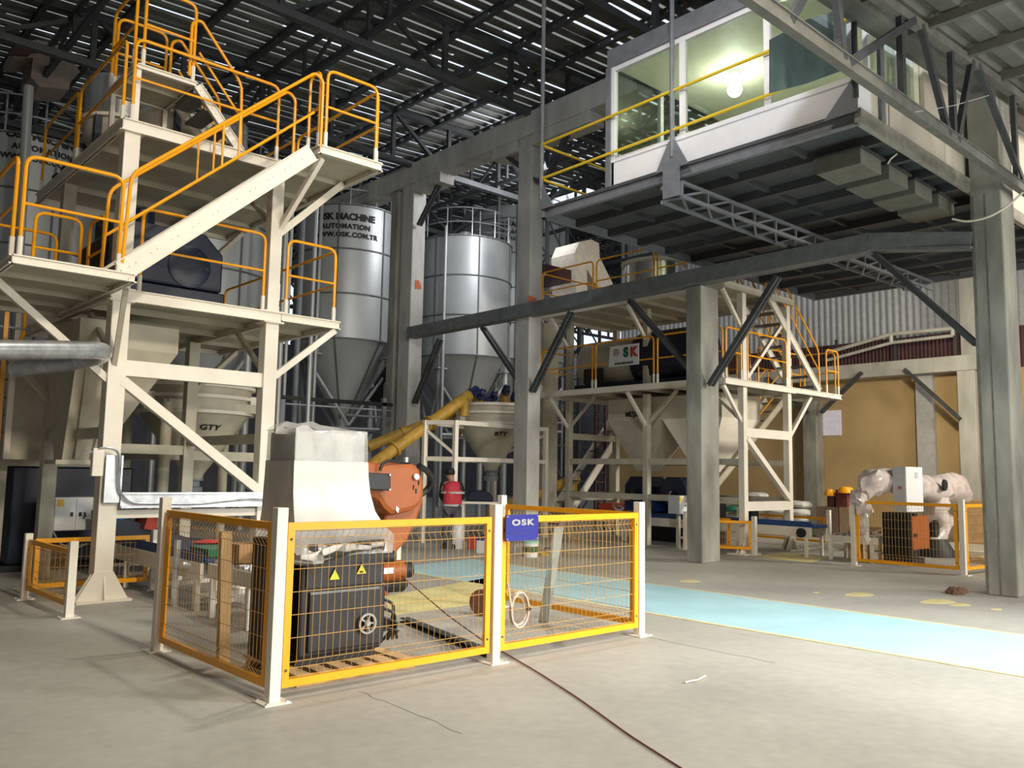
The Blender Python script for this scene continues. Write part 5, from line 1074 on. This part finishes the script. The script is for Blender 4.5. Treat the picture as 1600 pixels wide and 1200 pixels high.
# work table with things on and around it
t = thing('work_table', 'pale work table in front of the person in the red vest', 'table', (*PZ(745, 846).xy, 0))
c = PZ(742, 850); tz = .93; R_ = lambda r, f, z: c+r3*r+f3*f+V((0, 0, z))
def rbox(m, r0, r1, f0, f1, z0, z1): rr = [R_(r0, f0, 0), R_(r1, f0, 0), R_(r1, f1, 0), R_(r0, f1, 0)]; return m.loft([[p+V((0, 0, z0)) for p in rr], [p+V((0, 0, z1)) for p in rr]])
build('table_top', rbox(M(), -.35, .50, .5, 1.1, .90, .95), CREAM, t)
for a in (-.32, .46):
    for f in (.53, 1.06): build('leg', rbox(M(), a-.025, a+.025, f-.025, f+.025, 0, .90), CREAM, t)
t = thing('navy_hood', 'dark navy rounded machine hood lying on the pale work table', 'hood', R_(.05, .8, .95)); q = R_(0, .75, .95)
build('hood_shell', M().prism([q+r3*a+V((0, 0, z)) for a, z in ((-.28, 0), (.38, 0), (.37, .10), (.30, .20), (.1, .27), (-.12, .26), (-.24, .16))], f3*.3), NAVY, t, bevel=.03, smooth=True)
q = PZ(714, 857); tag(build('white_cylinder', M().lathe(q, [(.13, 0), (.13, .52), (.12, .56), (.15, .57), (.15, .62), (.10, .63)], 24), WHITE, smooth=True), 'tall white plastic cylinder on the floor beside the person', 'container')
def pail(px, py, r, h, label, mt_, lid=None, band=None):
    q = PZ(px, py); t = thing('bucket', label, 'bucket', q); build('pail', M().lathe(q, [(r*.86, 0), (r, h)], 24), mt_, t, smooth=True)
    if lid: build('lid', M().lathe(q+V((0, 0, h)), [(r*1.06, 0), (r*1.06, .035), (r, .04)], 24), lid, t)
    if band: build('printed_label', M().lathe(q+V((0, 0, h*.35)), [(r*.93, 0), (r*.98, h*.4)], 24, cap=False), band, t)
pail(829, 870, .16, .28, 'white bucket with a pale green lid seen through the right front fence panel', WHITE, mat('mint_lid', (.25, .6, .5), .4), mat('dark_label', (.05, .12, .05), .5))
pail(808, 866, .13, .22, 'small clear-grey bucket left of the green-lidded one', GREYC)
def crate(px, py, w_, d_, h, name, label, cat, mt_, extra=None):
    q = PZ(px, py); t = thing(name, label, cat, q); rr = [q+r3*(-w_/2), q+r3*(w_/2), q+r3*(w_/2)+f3*d_, q+r3*(-w_/2)+f3*d_]
    build('box_body', M().loft([[p for p in rr], [p+V((0, 0, h)) for p in rr]]), mt_, t, bevel=.01)
    if extra: build('lid', M().loft([[p+V((0, 0, h)) for p in rr], [p+V((0, 0, h+.05)) for p in rr]]), extra, t, bevel=.01)
    build('handle', M().path([q+r3*(-.08)+f3*d_*.5+V((0, 0, h)), q+r3*(-.08)+f3*d_*.5+V((0, 0, h+.09)), q+r3*.08+f3*d_*.5+V((0, 0, h+.09)), q+r3*.08+f3*d_*.5+V((0, 0, h))], .012, 6, .03), BLACK, t)
crate(757, 865, .34, .3, .26, 'tool_case', 'grey tool case with a blue lid on the floor behind the middle fence post', 'tool case', GREYC, BLUE); crate(738, 858, .22, .2, .26, 'tool_case', 'small red tool case between the white cylinder and the grey case', 'tool case', REDP)
crate(857, 869, .30, .2, .06, 'tray', 'thin yellow and dark tray on the floor beyond the lane right of the buckets', 'tray', mat('mustard', (.5, .33, .05)))
tag(build('cable_drum', M().lathe(PZ(757, 962)+V((0, 0, .16)), [(.15, -.1), (.15, -.08), (.09, -.08), (.09, .08), (.15, .08), (.15, .1)], 20, (1, .4, 0)), mat('rusty_brown', (.18, .07, .04), .7, var=.3)), 'brown cable drum on the floor behind the middle fence post', 'drum')
# ================================================================ RIGHT ROBOT CELL
xr = 16.9
t = thing('robot_controller', 'black robot controller with an orange side in the right robot cell', 'controller', (17.1, 7.1, 0))
a, c = PX(1378, 800, xr), PX(1425, 880, xr)
build('cabinet_body', M().box((xr, c.y, .12), (xr+.35, a.y, a.z)), BLACK, t, bevel=.01)
for i in range(12): y = c.y+(a.y-c.y)*(i+.5)/12; build('cooling_fin', M().box((xr-.03, y-.008, .15), (xr, y+.008, a.z-.05)), RUBB, t)
d1 = PY(1450, 840, c.y).x; build('orange_door', M().box((xr+.02, c.y-.02, .30), (d1, c.y, a.z-.05)), ORANGE, t)
for z in (.55, .95): build('latch', M().box((xr+.08, c.y-.04, z), (xr+.2, c.y-.02, z+.06)), BLACK, t)
build('skid', M().box((xr, c.y, 0), (xr+.6, a.y, .12)), RUBB, t)
t = thing('control_cabinet', 'grey and white cabinet standing on the right robot controller', 'cabinet', (17.1, 7.2, a.z))
e, g = PX(1394, 729, xr), PX(1416, 785, xr); e2 = PY(1440, 729, g.y).x
build('body', M().box((xr, g.y+.01, a.z+.02), (e2, e.y, e.z)), GREYC, t); build('door', M().box((xr+.0, g.y-.01, a.z+.02), (e2, g.y+.01, e.z)), WHITE, t)
q = PY(1432, 738, g.y-.012); build('label_plate', M().box((q.x-.08, g.y-.016, q.z-.12), (q.x+.06, g.y-.01, q.z)), GREYC, t)
q = PX(1406, 762, xr-.005); build('cable_gland', M().lathe(q, [(.03, 0), (.03, .01)], 12, (-1, 0, 0)), REDP, t)
t = thing('wrapped_robot', 'industrial robot wrapped in pinkish plastic film in the right cell', 'robot', (18.6, 7.2, 0))
FP = mat('pinkish_film', (.58, .50, .47), .25, var=.25, scale=4, bump=.9, alpha=.92); yr = 7.7
def blob(pts, rads, name, mt_, sq=1, seed=1, jit=.04, yv=8.0):
    rs = random.Random(seed); c_ = [PY(px, py, yv) for px, py in pts]; fine = []; fr = []
    for i in range(len(c_)-1):
        for k in range(4): t_ = k/4; fine.append(c_[i].lerp(c_[i+1], t_)); fr.append(rads[i]*(1-t_)+rads[i+1]*t_)
    fine.append(c_[-1]); fr.append(rads[-1]); m = M().path(fine, fr, 14)
    m.v = [p+V((rs.uniform(-jit, jit), rs.uniform(-jit, jit), rs.uniform(-jit, jit))) for p in m.v]; return build(name, m, mt_, t, smooth=True)
blob([(1350, 772), (1362, 752), (1385, 750), (1420, 760), (1460, 765), (1490, 762), (1507, 775)], [.12, .26, .22, .24, .30, .34, .16], 'arm_film', FP, yv=7.6)
blob([(1338, 768), (1345, 790), (1355, 800)], [.10, .2, .1], 'arm_film', FP, seed=4, yv=7.6)
blob([(1463, 775), (1462, 800), (1468, 825), (1462, 850), (1462, 862)], [.30, .26, .24, .18, .20], 'column_film', FP, seed=2, yv=7.6)
blob([(1468, 818), (1484, 815), (1492, 812)], [.12, .12, .07], 'column_film', FP, seed=6, yv=7.6)
q = PY(1462, 878, 7.6); build('base', M().lathe((q.x, 7.6, 0), [(.42, 0), (.40, .1), (.28, .30), (.25, .38)], 24), RUBB, t, smooth=True)
build('core_column', M().lathe((q.x, 7.6, .3), [(.10, 0), (.10, 1.1)], 16), RUBB, t)
q = PY(1475, 758, 7.25); build('motor_opening', M().lathe(q, [(.02, 0), (.13, 0), (.11, .04)], 14, (0, -1, 0)), BLACK, t)
blob([(1345, 800), (1348, 830), (1352, 850)], [.1, .12, .06], 'hanging_film', HAZE, seed=8, yv=7.6)
t = thing('wooden_stool', 'low wooden trestle at the left side of the right robot cell', 'trestle', (17.4, 8.2, 0))
for x, y in ((17.0, 7.9), (17.0, 8.3), (17.5, 7.9), (17.5, 8.3)): build('leg', M().box((x-.04, y-.04, 0), (x+.04, y+.04, .6)), WOODP, t)
build('top', M().box((16.9, 7.85, .6), (17.6, 8.38, .68)), WOODP, t)
m = M().box((18.6, 5.6, .0), (20.5, 6.6, .12)); tag(build('pallet', m, WOODP), 'flat wooden pallet on the floor beyond the right robot cell', 'pallet')
tag(build('brick_stack', M().box((24.5, 9.0, 0), (25.6, 10.3, 1.1)), mat('grey_block', (.22, .19, .14), .9, var=.3), bevel=.02), 'grey-brown wrapped block stack at the foot of the ochre wall', 'stack')
tag(build('brick_stack', M().box((24.3, 7.4, 0), (25.6, 8.7, 1.15)), mat('tan_block', (.36, .22, .11), .9, var=.2), bevel=.02), 'tan block stack beside the big column at the foot of the ochre wall', 'stack')
tag(build('rail_track', M().box((19.6, 5.5, 0.02), (19.8, 9.5, .16)), CREAM), 'low pale rail on the floor behind the wrapped robot', 'rail')
# crates and red blocks at the rear column
xk = 22.5
def cr(p0, p1, mt_, name, label, dep=.8, z0=None, x=xk):
    a, c = PX(*p0, x), PX(*p1, x); z = 0 if z0 is None else z0
    return tag(build(name, M().box((x, c.y, z), (x+dep, a.y, a.z)), mt_, bevel=.01), label, 'crate')
zc = PX(1275, 791, xk).z
cr((1275, 791), (1310, 840), mat('brown_crate', (.20, .13, .10), .85, var=.15), 'crate', 'brown crate on the left of the two beside the right robot fence')
cr((1310.5, 791), (1328, 840), mat('tan_crate', (.36, .24, .15), .85, var=.1), 'crate', 'tan crate on the right of the two beside the right robot fence')
a1 = PX(1292, 770, xk); 
cr((1292, 775), (1303, 790), MAROON, 'motor', 'left dark red motor with a yellow cap on the brown crates', .5, zc); cr((1305, 765), (1324, 790), mat('brick_red', (.15, .035, .03), .7), 'motor', 'right dark red motor with a yellow cap on the brown crates', .5, zc)
for (px, py, s), lb in zip(((1297, 771, .12), (1322, 767, .17)), ('flat yellow cap on the left dark red motor', 'curved yellow cap on the right dark red motor')):
    q = PX(px, py, xk+.1); tag(build('yellow_cap', M().lathe(q, [(s*1.3, -.06), (s*1.3, .0), (s*.9, .10), (.02, .12)], 18), YEL, smooth=True), lb, 'cap')
# sacks
def sack(c, L, w_, h, seed):
    rs = random.Random(seed); rings = []; n = 12
    for k in range(7):
        u = k/6*2-1; s = (1-abs(u)**3.2)**.5 if abs(u) < 1 else .0; s = max(s, .22)
        rings.append([c+V((u*L/2*.0+math.cos(2*math.pi*i/n)*w_/2*s+rs.uniform(-.015, .015), u*L/2, h/2+math.sin(2*math.pi*i/n)*h/2*(.5+.5*s)+rs.uniform(-.012, .012))) for i in range(n)])
    return build('sack', M().loft(rings), SACK, smooth=True)
piles = ((1150, 22.5, 3, 'green and white pile', -.05), (1183, 22.5, 5, 'tallest white pile', 0), (1214, 22.5, 4, 'middle white pile', 0), (1245, 22.5, 4, 'right-hand white pile', 0))
tc = 0
for px, x, n, nm, _ in piles:
    base = PX(px, 825, x)
    for i in range(n):
        c = V((x+.1*(i % 2), base.y+random.uniform(-.06, .06), .15+i*.21)); o = sack(c, .72, .6, .22, tc); tc += 1
        tag(o, 'woven sack in the %s behind the right conveyor, %s from the bottom' % (nm, ('lowest' if i == 0 else ('second third fourth fifth'.split()[i-1]))), 'sack', 'filled sacks behind the right conveyor')
    t = thing('pallet', 'low pallet under the %s of sacks' % nm, 'pallet', (x, base.y, 0), 'pallets under the sacks'); build('deck', M().box((x-.35, base.y-.38, .09), (x+.45, base.y+.38, .145)), WOODP, t)
    for yy in (-.33, 0, .33): build('runner', M().box((x-.35, base.y+yy-.04, 0), (x+.45, base.y+yy+.04, .09)), WOODP, t)
q = PX(1148, 793, 22.4); tag(build('green_sack', M().lathe(q+V((0, 0, -.12)), [(.25, 0), (.36, .06), (.34, .14), (.1, .2)], 14), GREEN, smooth=True), 'crumpled green sack on top of the left sack pile', 'sack')
# hanging wires near the lean-to truss
tag(build('thin_wire', M().path([PY(1430, 175, 3.95), PY(1490, 165, 3.95), PY(1545, 149, 3.95)], .006, 5), GREYC), 'thin pale wire slung from the lean-to truss', 'wire')
tag(build('hanging_wire', M().path([PX(1277, 30, 9.9), PX(1272, 60, 9.9), PX(1281, 95, 9.9), PX(1278, 60, 9.88), PX(1284, 30, 9.88)], .006, 5), BLACK), 'dark tangled wire hanging in front of the cabin window', 'wire')
